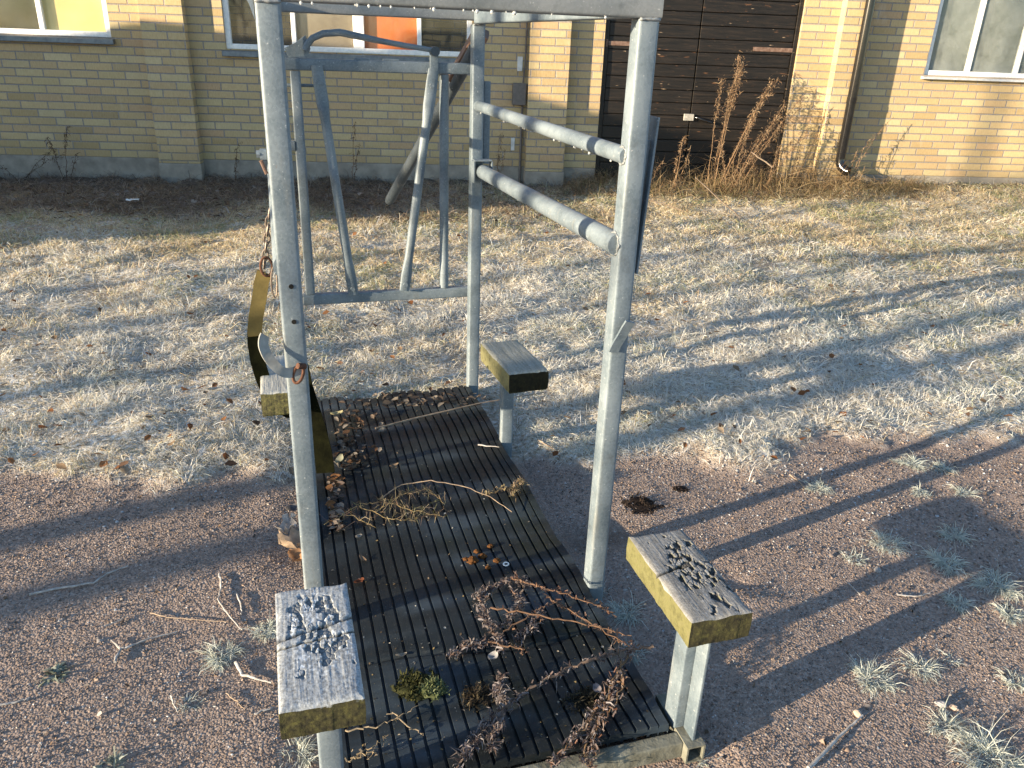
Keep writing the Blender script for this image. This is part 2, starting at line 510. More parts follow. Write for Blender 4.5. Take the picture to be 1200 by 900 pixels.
gx = axis(-3.2, 9.0, .035, 250); gy = axis(.4, 9.3, .035, 250)
XX, YY = np.meshgrid(gx, gy)
ZZ = hz(XX, YY)
gr_ = grassiness(XX, YY)
dwl = wall_dist(XX, YY)
soilm = np.clip(sstep(2.1, .9, dwl + (fbm(XX * 1.3, YY * 1.3, 21) - .5) * 1.4), 0, 1) * sstep(3.4, .5, XX) + .75 * sstep(.5, .15, dwl)
soilm = np.maximum(soilm, sstep(.62, .75, fbm(XX * 2.1, YY * 2.1, 33)) * .5 * gr_)
soilm = np.maximum(soilm, .9 * np.exp(-(((XX - .95) / .13) ** 2 + ((YY - 2.02) / .08) ** 2)))
cols = np.stack([gr_, np.clip(soilm, 0, 1), np.zeros_like(gr_)], -1).reshape(-1, 3)
ny, nx = XX.shape
ii = np.arange((ny - 1) * (nx - 1)); iy, ix = ii // (nx - 1), ii % (nx - 1)
q = np.stack([iy * nx + ix, iy * nx + ix + 1, (iy + 1) * nx + ix + 1, (iy + 1) * nx + ix], -1)
g = raw('ground', np.stack([XX, YY, ZZ], -1), quads=q, mats=[M['ground']], cols=cols, smooth=180)
tag(g, kind='structure')

def in_view(P, mx=140):
    x, y = project(P)
    d = (np.asarray(P) - np.array([0, 0, CH])) @ fw
    return (x > -mx) & (x < 1200 + mx) & (y > -mx) & (y < 900 + mx) & (d > .3)


def soil_at(x, y):
    dw = wall_dist(x, y)
    return sstep(2.1, .9, dw + (fbm(x * 1.3, y * 1.3, 21) - .5) * 1.4) * sstep(3.4, .5, x)


# ------------------------------------------------------------------ blades
def blades(P, az, L, tilt, W, droop, cols, tipcols=None):
    """N curved blades: 5 points each. P roots, az heading, tilt above the ground, droop in radians over the length"""
    N = len(P)
    ca, sa = np.cos(az), np.sin(az)
    t1 = tilt; t2 = tilt - droop
    m = P + np.stack([ca * np.cos(t1), sa * np.cos(t1), np.sin(t1)], -1) * (L * .5)[:, None]
    e = m + np.stack([ca * np.cos(t2), sa * np.cos(t2), np.sin(t2)], -1) * (L * .5)[:, None]
    roll = rng.uniform(-1.0, 1.0, N)
    s = np.stack([-sa * np.cos(roll), ca * np.cos(roll), np.sin(roll)], -1) * (W / 2)[:, None]
    V = np.stack([P - s, P + s, m + s * .8, m - s * .8, e], 1).reshape(-1, 3)
    b = np.arange(N) * 5
    quads = np.stack([b, b + 1, b + 2, b + 3], -1); tris = np.stack([b + 3, b + 2, b + 4], -1)
    tc = cols if tipcols is None else tipcols
    CC = np.stack([cols, cols, (cols + tc) / 2, (cols + tc) / 2, tc], 1).reshape(-1, 3)
    return V, quads, tris, CC


def merge(parts):
    Vs, Q, T, Cs = [], [], [], []; b = 0
    for V, q_, t_, c_ in parts:
        Vs.append(V); Q.append(q_ + b); T.append(t_ + b); Cs.append(c_); b += len(V)
    return np.concatenate(Vs), np.concatenate(Q), np.concatenate(T), np.concatenate(Cs)


STRAW = np.array([(.66, .54, .33), (.56, .43, .25), (.72, .61, .40), (.46, .32, .19), (.68, .58, .36), (.44, .43, .22)])
FROST = np.array([(.80, .86, .92), (.73, .79, .85), (.86, .90, .93), (.77, .77, .74)])


def pick(pal, n): return pal[rng.integers(0, len(pal), n)]


def grow_grass():
    N0 = 1800000
    x = rng.uniform(-3.2, 8.2, N0); y = rng.uniform(2.2, 9.0, N0)
    d = np.hypot(x, y)
    keep = rng.random(N0) < np.clip((3.1 / d) ** 1.15, 0, 1) * .78
    gg = grassiness(x, y)
    keep &= rng.random(N0) < gg ** 1.5
    keep &= wall_dist(x, y) > .03
    keep &= rng.random(N0) < 1 - .72 * soil_at(x, y)
    patch = fbm(x * 2.6, y * 2.6, 41)
    keep &= rng.random(N0) < sstep(.22, .5, patch) * .85 + .15
    keep &= ~((x > -.02) & (x < .86) & (y < 3.2))
    z = hz(x, y)
    P = np.stack([x, y, z], -1)
    keep &= in_view(P)
    P = P[keep]; x, y = P[:, 0], P[:, 1]; d = np.hypot(x, y); n = len(P)
    clump = fbm(x * 5, y * 5, 44)
    cid = vn(x * 7, y * 7, 45)
    az = cid * 12.0 + rng.normal(0, 1.1, n)
    tilt = np.clip(rng.normal(.48, .30, n) + (clump - .45) * 1.1, .02, 1.3)
    L = np.exp(rng.normal(math.log(.030), .42, n)) * (.7 + .6 * clump) * np.clip(1 + .08 * (d - 3), 1, 1.45)
    W = rng.uniform(.0014, .0030, n) * np.clip(d / 2.8, 1, 2.6)
    droop = rng.uniform(.1, 1.1, n) * np.clip(tilt + .25, .2, 1.2)
    fr = np.clip(1.22 - .27 * (y - 2.6) - .03 * x + (fbm(x * 1.4, y * 1.4, 47) - .5) * 1.3, .05, .97)
    isf = rng.random(n) < fr
    c = pick(STRAW, n)
    green = (fbm(x * 1.9, y * 1.9, 48) > .56) & (rng.random(n) < .45)
    c[green] = np.array((.33, .35, .15))
    c = c * rng.uniform(.75, 1.15, n)[:, None]
    f = pick(FROST, n) * rng.uniform(.8, 1.05, n)[:, None]
    a = np.where(isf, rng.uniform(.6, 1, n), rng.uniform(0, .3, n))[:, None]
    root = c * (1 - a * .7) + f * a * .7; tip = c * (1 - a) + f * a
    # dull brown litter near the left wall
    so = soil_at(x, y)[:, None] * .8
    br = np.array((.17, .12, .08)) * rng.uniform(.6, 1.3, n)[:, None]
    root = root * (1 - so) + br * so; tip = tip * (1 - so) + br * so
    V, Q, T, CC = blades(P, az, L, tilt, W, droop, root, tip)
    o = raw('frosted_grass', V, Q, T, [M['blades']], CC)
    tag(o, 'matted frosty straw-coloured grass between the gravel and the brick building', 'grass', kind='stuff')
    print('grass blades', n)


grow_grass()


def grow_gravel():
    N0 = 420000
    x = rng.uniform(-1.9, 4.6, N0); y = rng.uniform(.55, 3.3, N0)
    d = np.hypot(x, y)
    keep = rng.random(N0) > grassiness(x, y) * .93
    keep &= rng.random(N0) < np.clip((1.7 / d) ** 1.2, 0, 1)
    keep &= ~((x > 0.0) & (x < .85) & (y > 1.15) & (y < 3.2))
    P = np.stack([x, y, hz(x, y)], -1)
    keep &= in_view(P, 100)
    P = P[keep]; n = len(P)
    sz = np.exp(rng.normal(math.log(.0022), .36, n)) * np.clip(np.hypot(P[:, 0], P[:, 1]) / 1.8, 1, 1.6)
    sz = np.clip(sz, .0014, .012)
    big = rng.random(n) < .0014 + .010 * (P[:, 1] < 1.5) * (P[:, 0] > 1.0) + .004 * (P[:, 1] < 1.75) * (P[:, 0] < 0); sz[big] *= rng.uniform(1.6, 3.0, big.sum())
    a0 = rng.uniform(0, 6.28, n)
    ring = []
    for k in range(4):
        a = a0 + k * math.pi / 2 + rng.uniform(-.35, .35, n); r = sz * rng.uniform(.75, 1.35, n)
        ring.append(P + np.stack([np.cos(a) * r, np.sin(a) * r, -.25 * sz], -1))
    top = []
    a = rng.uniform(0, 6.28, n); r = sz * .45
    for k in range(2):
        s = 1 if k == 0 else -1
        top.append(P + np.stack([s * np.cos(a) * r, s * np.sin(a) * r, sz * rng.uniform(.3, .7, n)], -1))
    V = np.stack(ring + top, 1).reshape(-1, 3)
    # roof shape: ring 0..3, ridge 4-5
    b = np.arange(n) * 6
    T = np.concatenate([np.stack([b + i, b + j, b + k], -1) for i, j, k in ((0, 1, 4), (1, 5, 4), (1, 2, 5), (2, 3, 5), (3, 4, 5), (3, 0, 4))])
    pal = np.array([(.265, .205, .17), (.30, .235, .195), (.23, .18, .15), (.34, .275, .235), (.285, .21, .165), (.19, .155, .14), (.40, .36, .33), (.31, .23, .175)])
    c = pick(pal, n) * rng.uniform(.85, 1.12, n)[:, None]
    fz = fbm(P[:, 0] * 2.2, P[:, 1] * 2.2, 61)
    c = c * (.86 + .28 * fbm(P[:, 0] * 1.6 + 5, P[:, 1] * 1.6, 64))[:, None]
    wh = rng.random(n) < np.clip(.05 + .35 * (fz - .5), 0.02, .2)
    c[wh] = np.array((.52, .54, .56)) * rng.uniform(.8, 1.1, wh.sum())[:, None]
    CC = np.repeat(c, 6, 0)
    o = raw('gravel', V, None, T, [M['pebbles']], CC)
    tag(o, 'reddish brown fine gravel with frost specks around the cattle crush', 'gravel', kind='stuff')
    print('pebbles', n)


grow_gravel()

# ------------------------------------------------------------------ the building
B = empty('brick_building', (0, WY, 0), WD)
tag(B, 'yellow brick building with white windows and dark double door behind the grass', 'building')
WS0, WS1, WTOP = -9.0, 14.0, 4.2
PT = .25
LWN = (-3.35, -1.43, 1.40, 2.75)
MWN = (-.34, 2.13, 1.335, 2.75)
RWN = (7.045, 9.5, 1.32, 2.75)
DOOR = (3.50, 5.585, .02, 2.85)


def wall_with_holes(holes, s0, s1, z0, z1, th):
    ss = sorted({s0, s1, *[h[0] for h in holes], *[h[1] for h in holes]})
    zs = sorted({z0, z1, *[h[2] for h in holes if h[2] > z0], *[h[3] for h in holes if h[3] > z0]})
    m = MB(); key = {}

    def vid(s, z, y):
        k = (round(s, 4), round(z, 4), y)
        if k not in key: key[k] = len(m.v); m.v.append((s, y, z))
        return key[k]
    solid = {}
    for i in range(len(ss) - 1):
        for j in range(len(zs) - 1):
            c = ((ss[i] + ss[i + 1]) / 2, (zs[j] + zs[j + 1]) / 2)
            solid[i, j] = not any(h[0] < c[0] < h[1] and h[2] < c[1] < h[3] for h in holes)
    for (i, j), so in solid.items():
        if not so: continue
        a, b_, c, d = (ss[i], zs[j]), (ss[i + 1], zs[j]), (ss[i + 1], zs[j + 1]), (ss[i], zs[j + 1])
        m.f.append(tuple(vid(*p, 0.0) for p in (a, b_, c, d))); m.m.append(0)
        m.f.append(tuple(vid(*p, th) for p in (d, c, b_, a))); m.m.append(0)
        for (di, dj, e) in ((-1, 0, (d, a)), (1, 0, (b_, c)), (0, -1, (a, b_)), (0, 1, (c, d))):
            if not solid.get((i + di, j + dj), False):
                p, q_ = e
                m.f.append((vid(*q_, 0.0), vid(*p, 0.0), vid(*p, th), vid(*q_, th))); m.m.append(0)
    return m


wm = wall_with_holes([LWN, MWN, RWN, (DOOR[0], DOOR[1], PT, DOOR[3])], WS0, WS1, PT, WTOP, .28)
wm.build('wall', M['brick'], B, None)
m = MB()
for a, b in ((WS0, DOOR[0] + .0), (DOOR[1], WS1)):
    m.box(a, b, -.006, .28, -.3, PT - .001)
m.box(DOOR[0] + .002, DOOR[1] - .002, .02, .28, -.3, .045)
m.build('plinth', M['plinth'], B, None, .006)
m = MB(); m.box(WS0, WS0 + .28, .281, 9, -.3, WTOP); m.box(WS1 - .28, WS1, .281, 9, -.3, WTOP); m.box(WS0, WS1, 9.001, 9.28, -.3, WTOP)
m.box(WS0 + .281, WS1 - .281, 2.2, 2.3, -.2, WTOP - .01)
m.build('rear_wall', M['brick'], B, None)
m = MB(); m.box(WS0 - .3, WS1 + .3, -.35, 9.5, WTOP + .002, WTOP + .2); m.build('roof', M['roofing'], B, None)
m = MB(); m.box(WS0 + .28, WS1 - .28, .285, 2.19, -.1, -.02); m.build('floor', M['darkroom'], B, None)

for s0, s1 in ((-1.10, -.685), (2.715, 3.13), (5.975, 6.275)):
    m = MB(); m.box(s0, s1, -.12, -.001, PT - .03, WTOP - .01)
    p = m.build('pilaster', M['brick'], B, None, .004)
    m = MB(); m.box(s0 - .008, s1 + .008, -.135, -.0065, -.3, PT - .031)
    m.build('base', M['plinth'], p, None, .01)


def window(name, W, mulls, wide, sillmat, sill_h, panes, glass, label=None, backs=True, fw_=.055):
    s0, s1, z0, z1 = W
    yF, yB = .03, .085
    m = MB()
    m.box(s0, s0 + fw_, yF, yB, z0, z1); m.box(s1 - fw_, s1, yF, yB, z0, z1)
    m.box(s0 + fw_, s1 - fw_, yF, yB, z0, z0 + fw_ * .9); m.box(s0 + fw_, s1 - fw_, yF, yB, z1 - fw_, z1)
    for s, w_ in mulls: m.box(s - w_ / 2, s + w_ / 2, yF + .004, yB - .004, z0 + fw_ * .9, z1 - fw_)
    fr = m.build(name, M['white_paint'], B, None, .005)
    if label: tag(fr, label)
    m = MB()
    ed = [s0 + fw_] + [v for s, w_ in mulls for v in (s - w_ / 2, s + w_ / 2)] + [s1 - fw_]
    for i in range(0, len(ed), 2):
        a, b = ed[i], ed[i + 1]
        m = MB(); m.box(a + .001, b - .001, .055, .060, z0 + fw_ * .9 + .001, z1 - fw_ - .001)
        m.build('pane', glass, fr, None)
        k = panes[i // 2]
        if k:
            m = MB(); m.box(a - .01, b + .01, k[1], k[1] + .012, z0 + .03, z1 - .03); m.build(k[2], M[k[0]], fr, None)
    m = MB()
    pts = [(.10, z0), (-.055, z0 - .018), (-.058, z0 - .018 - sill_h), (-.045, z0 - .02 - sill_h), (-.002, z0 - .03 - sill_h * .6), (.10, z0 - .03)]
    m.loft([[(s0 - .03, y, z) for y, z in pts], [(s1 + .03, y, z) for y, z in pts]])
    m.build('sill', sillmat, fr, None, .003)
    return fr


window('window', LWN, [(-2.085, .05), (-2.72, .05)], None, M['sill'], .045, [('blind', .088, 'blind')] * 3, M['glass'], 'white window with drawn yellow blind')
window('window', MWN, [(.335, .045), (.98, .11), (1.59, .045)], None, M['sill'], .05, [None, ('beige', .088, 'board'), ('orange', .095, 'board'), None], M['glass'], 'white window with beige and orange boards inside')
window('window', RWN, [(7.56, .05), (8.12, .05), (8.8, .05)], None, M['light_sill'], .02, [('grey_curtain', .10, 'curtain')] * 4, M['misted_glass'], 'white window with misted grey panes')

# door: two leaves of horizontal boards
dr = empty('double_door', (0, 0, 0)); dr.parent = B
tag(dr, 'dark brown double door of horizontal boards')
m = MB()
m.box(DOOR[0] + .002, DOOR[0] + .05, .03, .12, .05, DOOR[3] - .05); m.box(DOOR[1] - .045, DOOR[1] - .002, .03, .12, .05, DOOR[3] - .05)
m.box(DOOR[0] + .002, DOOR[1] - .002, .03, .12, DOOR[3] - .05, DOOR[3] - .002)
m.build('door_frame', M['door'], dr, None, .004)
mid = 4.515
for a, b in ((DOOR[0] + .055, mid - .006), (mid + .006, DOOR[1] - .05)):
    m = MB(); z = .06
    while z < DOOR[3] - .07:
        zt = min(z + .128, DOOR[3] - .053)
        m.box(a, b, .05 + random.uniform(-.003, .003), .085, z, zt - .007); z += .128
    m.box(a + .005, b - .005, .088, .11, .07, DOOR[3] - .06)
    leaf = m.build('door_leaf', M['door'], dr, None, .004)
for a, b, z in ((3.53, 3.93, 1.52), (5.11, 5.60, 1.515)):
    m = MB(); m.bar((a, .040, z), (b, .040, z), .007, .042, .002)
    e = a if a < 4 else b
    m.tube([(e, .03, z - .035), (e, .03, z + .035)], .013, 10)
    m.build('hinge', M['rustpaint'], dr, 40)
m = MB(); m.box(4.44, 4.55, .018, .044, .775, .845); m.build('lock_plate', M['white_metal'], dr, None, .004)
m = MB(); m.tube([(4.56, .03, .81), (4.585, -.005, .81), (4.64, -.018, .79), (4.74, -.018, .765)], [.013, .015, .017, .014], 10); m.build('handle', M['black_pipe'], dr)

# downpipe on the third pilaster, junction box with conduit
m = MB()
m.tube([(6.185, -.195, WTOP - .05), (6.185, -.195, .45), (6.188, -.198, .40), (6.205, -.222, .355), (6.235, -.262, .325), (6.26, -.29, .318)], .049, 16)
m.tube([(6.185, -.195, 1.02), (6.185, -.195, 1.08)], .053, 16)
dp = m.build('downpipe', M['black_pipe'], B)
for z in (1.03, 2.4):
    m = MB(); m.box(6.17, 6.20, -.16, -.119, z, z + .04); m.build('pipe_bracket', M['black_pipe'], dp, None)
m = MB(); m.box(2.555, 2.70, -.075, -.002, .885, 1.105); jb = m.build('junction_box', M['plastic'], B, None, .01)
m = MB(); m.tube([(2.665, -.02, .884), (2.665, -.02, .1)], .013, 8); m.tube([(2.665, -.02, 1.106), (2.68, -.02, 1.3), (2.69, -.02, 2.8)], .008, 8)
m.build('conduit', M['plastic'], jb)
m = MB(); m.box(2.60, 2.655, -.012, -.002, 1.22, 1.36); m.build('name_plate', M['light_sill'], B, None, .003)
m = MB(); m.box(2.56, 2.60, -.012, -.002, .42, .55); m.build('name_plate', M['light_sill'], B, None, .003)

# ------------------------------------------------------------------ the cattle crush
K = empty('hoof_trimming_crush', (.4, 2.2, 0)); K['_world'] = 1
tag(K, 'galvanised steel cattle crush with ribbed rubber mat and four wooden foot blocks', 'cattle crush')
XL, XR, YN, YF, PW = -.0044, .7825, 1.7063, 3.2032, .0486
ZB, ZT = 1.555, 1.615
cL, cR, cN, cF = XL + PW / 2, XR + PW / 2, YN + PW / 2, YF + PW / 2


def post(x, y, z0=.0):
    m = MB(); m.bar((x, y, z0), (x, y, ZB - .001), PW, PW, .007, (0, 1, 0)); return m


posts = []
for x, y in ((cL, cN), (cR, cN), (cL, cF), (cR, cF)):
    posts.append(post(x, y).build('post', M['steel'], K))
# holes in the near left post
hm = simple('hole_shadow', (.004, .004, .004), (.008, .008, .008), 5, 1, 0, 0)
for z in (1.0, .92):
    m = MB(); m.tube([(cL + .002, YN - .0015, z), (cL + .002, YN + .004, z)], .0052, 12); m.build('bolt_hole', hm, posts[0])
# head beams
def beam(p0, p1, w=.05, h=.06, mt='steel', up=(0, 0, 1)):
    m = MB(); m.bar(p0, p1, w, h, .006, up); return m.build('top_beam', M[mt], K)


ZM = (ZB + ZT) / 2
front_beam = beam((XL - .003, cN, ZM), (XR + PW + .003, cN, ZM), .05, .06, 'steel_dull')
beam((XL - .003, cF, ZM + .008), (XR + PW + .003, cF, ZM + .008), .05, .05, 'steel_dull')
beam((cL, YN + .052, ZM), (cL, YF - .003, ZM), .045, .055)
beam((cR, YN + .052, ZM), (cR, YF - .003, ZM), .045, .055)
# gusset on the outer left top corner
m = MB()
m.loft([[(XL - .001, YN + .004 + t, 1.575), (XL - .001, YN + .004 + t, 1.52), (XL - .010, YN + .004 + t, 1.55), (XL - .026, YN + .004 + t, 1.58), (XL - .045, YN + .004 + t, 1.60), (XL - .001, YN + .004 + t, 1.602)] for t in (0, .04)])
m.build('gusset', M['steel'], K)
# side rails: two pipes each side
def rail(p0, p1, r):
    m = MB(); m.tube([p0, p1], r, 20); return m.build('rail', M['steel'], K)


rails_ = []
rails_.append(rail((.808, YF + .004, 1.262), (.790, YN + .016, 1.267), .020))
rails_.append(rail((.822, YF - .004, 1.012), (.788, YN + .018, 1.060), .0275))
rail((.020, YF + .002, 1.262), (.020, YN + PW + .001, 1.262), .020)
rail((.015, YF + .002, 1.03), (.015, YN + PW + .001, 1.03), .0275)
m = MB()   # U bracket that carries the far end of the lower rail
for dx in (-.037, .037): m.bar((.822 + dx, YF - .045, 1.012), (.822 + dx, YF - .002, 1.012), .005, .085, .001)
m.bar((.787, YF - .024, 1.057), (.857, YF - .024, 1.057), .044, .005, .001)
m.build('rail_bracket', M['steel'], K)
def drops(p0, p1, r0, n, parent, seed):
    rs = np.random.default_rng(seed); m = MB()
    for k in range(n):
        t = rs.uniform(.03, .97); p = np.array(p0) * (1 - t) + np.array(p1) * t; q_ = rs.uniform(.0014, .0036); p = p + np.array([rs.uniform(-.3, .3) * r0, 0, -r0 - q_ * .5])
        m.loft([[p + q_ * np.array([math.cos(a) * math.cos(b2), math.sin(a) * math.cos(b2), 1.2 * math.sin(b2)]) for a in np.linspace(0, 2 * math.pi, 8, endpoint=False)] for b2 in (-1.4, -.8, 0, .8, 1.4)])
    o = m.build('frozen_drops', M['ice'], parent, 180); o['kind'] = 'stuff'


drops((.808, YF, 1.262), (.790, YN + .06, 1.267), .020, 17, rails_[0], 5)
drops((.822, YF - .03, 1.012), (.788, YN + .06, 1.060), .0275, 11, rails_[1], 6)
drops((XL + .06, cN - .022, ZB), (XR, cN - .022, ZB), .0, 20, front_beam, 7)


def weld(pts, parent, r=.0035):
    W = wiggle(pts, 8, .0008); m = MB(); m.tube(W, list(r * rng.uniform(.7, 1.25, len(W))), 7); m.build('weld', M['steel_dull'], parent, 180)


for px_, py_, po in ((cL, cN, posts[0]), (cR, cN, posts[1]), (cR, cF, posts[3])):
    weld([(px_ - .024, py_ - .0245, ZB - .001), (px_ + .024, py_ - .0245, ZB - .001)], po)
    weld([(px_ - .0245, py_ - .022, .004), (px_ - .0245, py_ + .022, .004)], po)
    weld([(px_ - .022, py_ - .0245, .004), (px_ + .022, py_ - .0245, .004)], po)
for (rx, ry, rz_, rr, ro) in ((.790, YN + .030, 1.267, .020, rails_[0]), (.789, YN + .032, 1.060, .0275, rails_[1])):
    weld([(XR - .0005, ry + rr * 1.05 * math.cos(a), rz_ + rr * 1.05 * math.sin(a)) for a in np.linspace(0, 2 * math.pi, 9)], ro, .003)
# flat bars behind the right posts
m = MB(); m.bar((.862, YN + .052, 1.352), (.846, YN + .052, .985), .006, .062, .002, (0, 1, 0)); m.bar((.844, YN + .04, 1.30), (.834, YN + .04, 1.02), .018, .01, .002, (0, 1, 0)); m.build('side_plate', M['steel'], K)
m = MB(); m.bar((.853, YF + .05, 1.352), (.853, YF + .05, 1.035), .028, .03, .003, (0, 1, 0)); m.build('side_plate', M['steel'], K)
# rope hook on the near right post
m = MB()
m.ribbon([(.788, YN - .006, .793), (.794, YN - .010, .815), (.804, YN - .014, .838), (.812, YN - .018, .860), (.818, YN - .024, .878)], [(1, 0, .0)] * 5, .026, .006)
m.bar((.788, YN - .004, .795), (.806, YN - .004, .835), .02, .008, .002, (0, 1, 0))
m.build('hook', M['steel'], K)
# rope hook on the near left post with rusty shackle
m = MB()
hp = [(.032, YN - .006, .812), (.015, YN - .012, .806), (-.006, YN - .02, .806), (-.020, YN - .022, .82), (-.034, YN - .018, .838), (-.046, YN - .012, .862), (-.048, YN - .004, .882), (-.040, YN + .004, .895)]
hs = np.array([(0, .25, 1), (0, .25, 1), (.2, .3, 1), (.7, .3, .8), (.9, .3, .5), (1, .4, .1), (1, .5, 0), (1, .6, -.2)], float); hq = np.array(hp)
tt = np.linspace(0, 7, 40); sm_ = lambda A: np.stack([np.convolve(np.pad(np.interp(tt, np.arange(8), A[:, k]), 4, 'edge'), np.ones(9) / 9, 'valid') for k in range(3)], -1)
m.ribbon(sm_(hq), sm_(hs), .022, .005)
hk = m.build('hook', M['webbing_grey'], K)
m = MB(); m.torus((.022, YN - .017, .803), (-.35, -.2, -1), .021, .0105, .0038, 18, 8, (1, -.3, -.3)); m.tube([(.022, YN - .026, .826), (.038, YN - .016, .819)], .007, 8); m.build('shackle', M['rust'], hk)
# bolt clamp high on the near left post
m = MB(); m.bar((XL - .001, cN, 1.272), (XL - .014, cN, 1.272), .022, .022, .004); m.tube([(XL - .014, cN - .005, 1.274), (XL - .021, cN - .005, 1.274)], .008, 6)
m.build('clamp', M['steel'], K)
m = MB(); m.bar((XL - .013, cN - .012, 1.262), (XL - .004, cN - .012, 1.236), .012, .007, .002); m.build('clamp_lever', M['rustpaint'], K)

# head gate at the far end
gy_ = 3.30; gf = gy_ - .02
m = MB(); m.bar((.046, gy_, 1.394), (.835, gy_, 1.394), .04, .042, .005)
for x in (.37, .48): m.bar((x - .03, gy_, 1.418), (x + .03, gy_, 1.418), .02, .008, .002)
m.build('gate_bar', M['steel'], K)
m = MB(); m.bar((.088, gy_, .475), (.835, gy_, .475), .036, .044, .005); m.build('gate_bar', M['steel'], K)
m = MB(); m.bar((.118, gy_, .499), (.118, gy_, 1.371), .038, .036, .005, (0, 1, 0)); gu = m.build('gate_upright', M['steel'], K)
m = MB(); m.bar((.040, gy_ - .005, 1.10), (.098, gy_ - .005, 1.10), .03, .036, .003); m.build('bracket', M['steel'], gu)
m = MB(); m.tube([(.03, gy_ + .025, 1.318), (.19, gy_ + .025, 1.318)], .006, 8); m.build('rod', M['steel'], gu)
m = MB(); m.tube([(.690, gy_, .499), (.690, gy_, 1.371)], .0195, 16); m.build('gate_upright', M['steel'], K)


def neck_bar(pt, pb):
    pt = np.array(pt, float); pb = np.array(pb, float)
    m = MB(); fr = [0, .06, .15, .22, .84, .92, 1.0]; rw = [.021, .023, .024, .0185, .0185, .023, .021]; rd = [.005, .006, .010, .0185, .0185, .008, .005]
    d = pb - pt; d /= np.linalg.norm(d); s = np.array([1., 0, 0]); s -= d * (s @ d); s /= np.linalg.norm(s); u = np.cross(d, s)
    m.loft([[pt + (pb - pt) * f + a * math.cos(2 * math.pi * k / 16) * s + b * math.sin(2 * math.pi * k / 16) * u for k in range(16)] for f, a, b in zip(fr, rw, rd)])
    nb = m.build('neck_bar', M['steel'], K)
    for p in (pt + d * .06, pb - d * .03):
        m = MB(); m.tube([p - np.array([0, .016, 0]), p - np.array([0, .004, 0])], .010, 6); m.build('bolt', M['steel'], nb)
    return nb


neck_bar((.197, gf - .012, 1.395), (.294, gf - .010, .492))
neck_bar((.642, gf - .012, 1.390), (.510, gf - .010, .500))
# lever over the gate
m = MB()
m.loft([[(.10, gy_ - t, 1.416), (.170, gy_ - t, 1.426), (.180, gy_ - t, 1.450), (.164, gy_ - t, 1.495), (.126, gy_ - t, 1.468), (.085, gy_ - t, 1.448)] for t in (.012, -.012)])
m.build('lever_bracket', M['steel'], K)
m = MB(); m.bar((.645, gf - .006, 1.36), (.645, gf - .006, 1.462), .034, .007, .002, (0, 1, 0))
lb = m.build('lever_bracket', M['steel'], K)
m = MB(); m.tube([(.647, gf - .026, 1.455), (.647, gf + .018, 1.455)], .018, 14); m.build('pivot', M['pole_steel'], lb)
m = MB()
lp = [(.158, gf - .005, 1.444), (.168, gf - .006, 1.463), (.188, gf - .008, 1.486), (.228, gf - .01, 1.503), (.29, gf - .01, 1.509), (.345, gf - .01, 1.50), (.43, gf - .01, 1.486), (.53, gf - .01, 1.472), (.645, gf - .012, 1.458)]
m.tube(lp, [.012, .012, .012, .0125, .013, .0125, .011, .010, .009], 14)
m.build('lever', M['steel'], K)
# slanted lifting pole behind the far right post
m = MB()
m.tube([(.815, YF + .10, 1.47), (.59, 4.2, .716)], .0255, 18)
m.tube([(.588, 4.205, .712), (.585, 4.215, .703)], .021, 18)
m.build('lifting_pole', M['pole_steel'], K)
m = MB(); m.bar((.838, YF + .085, 1.53), (.772, YF + .27, 1.345), .062, .046, .004, (0, 1, 0)); m.build('pole_sleeve', M['rustpaint'], K)

# floor frame and mat
m = MB(); m.bar((-.01, 1.172, .018), (.798, 1.172, .018), .035, .046, .004); fr1 = m.build('floor_beam', M['dirty_steel'], K)
for x in (.040, .765):
    m = MB(); m.bar((x, 1.195, .002), (x, 3.25, .002), .034, .034, .004); m.build('floor_beam', M['dirty_steel'], K)
m = MB()   # open square tube end under the right block post
for a_ in ((.800, .846, 1.135, 1.30, .040, .044), (.800, .846, 1.135, 1.30, -.004, .0), (.800, .804, 1.135, 1.30, .0005, .0395), (.842, .846, 1.135, 1.30, .0005, .0395), (.8045, .8415, 1.22, 1.225, .0005, .0395)): m.box(*a_)
m.build('tube_end', M['dirty_steel'], K, None)


def mat_z(x, y):
    return .056 + .005 * np.sin(y * 11.5 + 1.4 * np.sin(x * 4)) + .004 * np.sin(y * 5.1 + 1) - .007 * np.exp(-((y - 1.545 - .02 * np.sin(x * 9)) / .006) ** 2) + .010 * (fbm(x * 3, y * 3, 71) - .5) * 2 + .012 * sstep(2.8, 3.2, y)


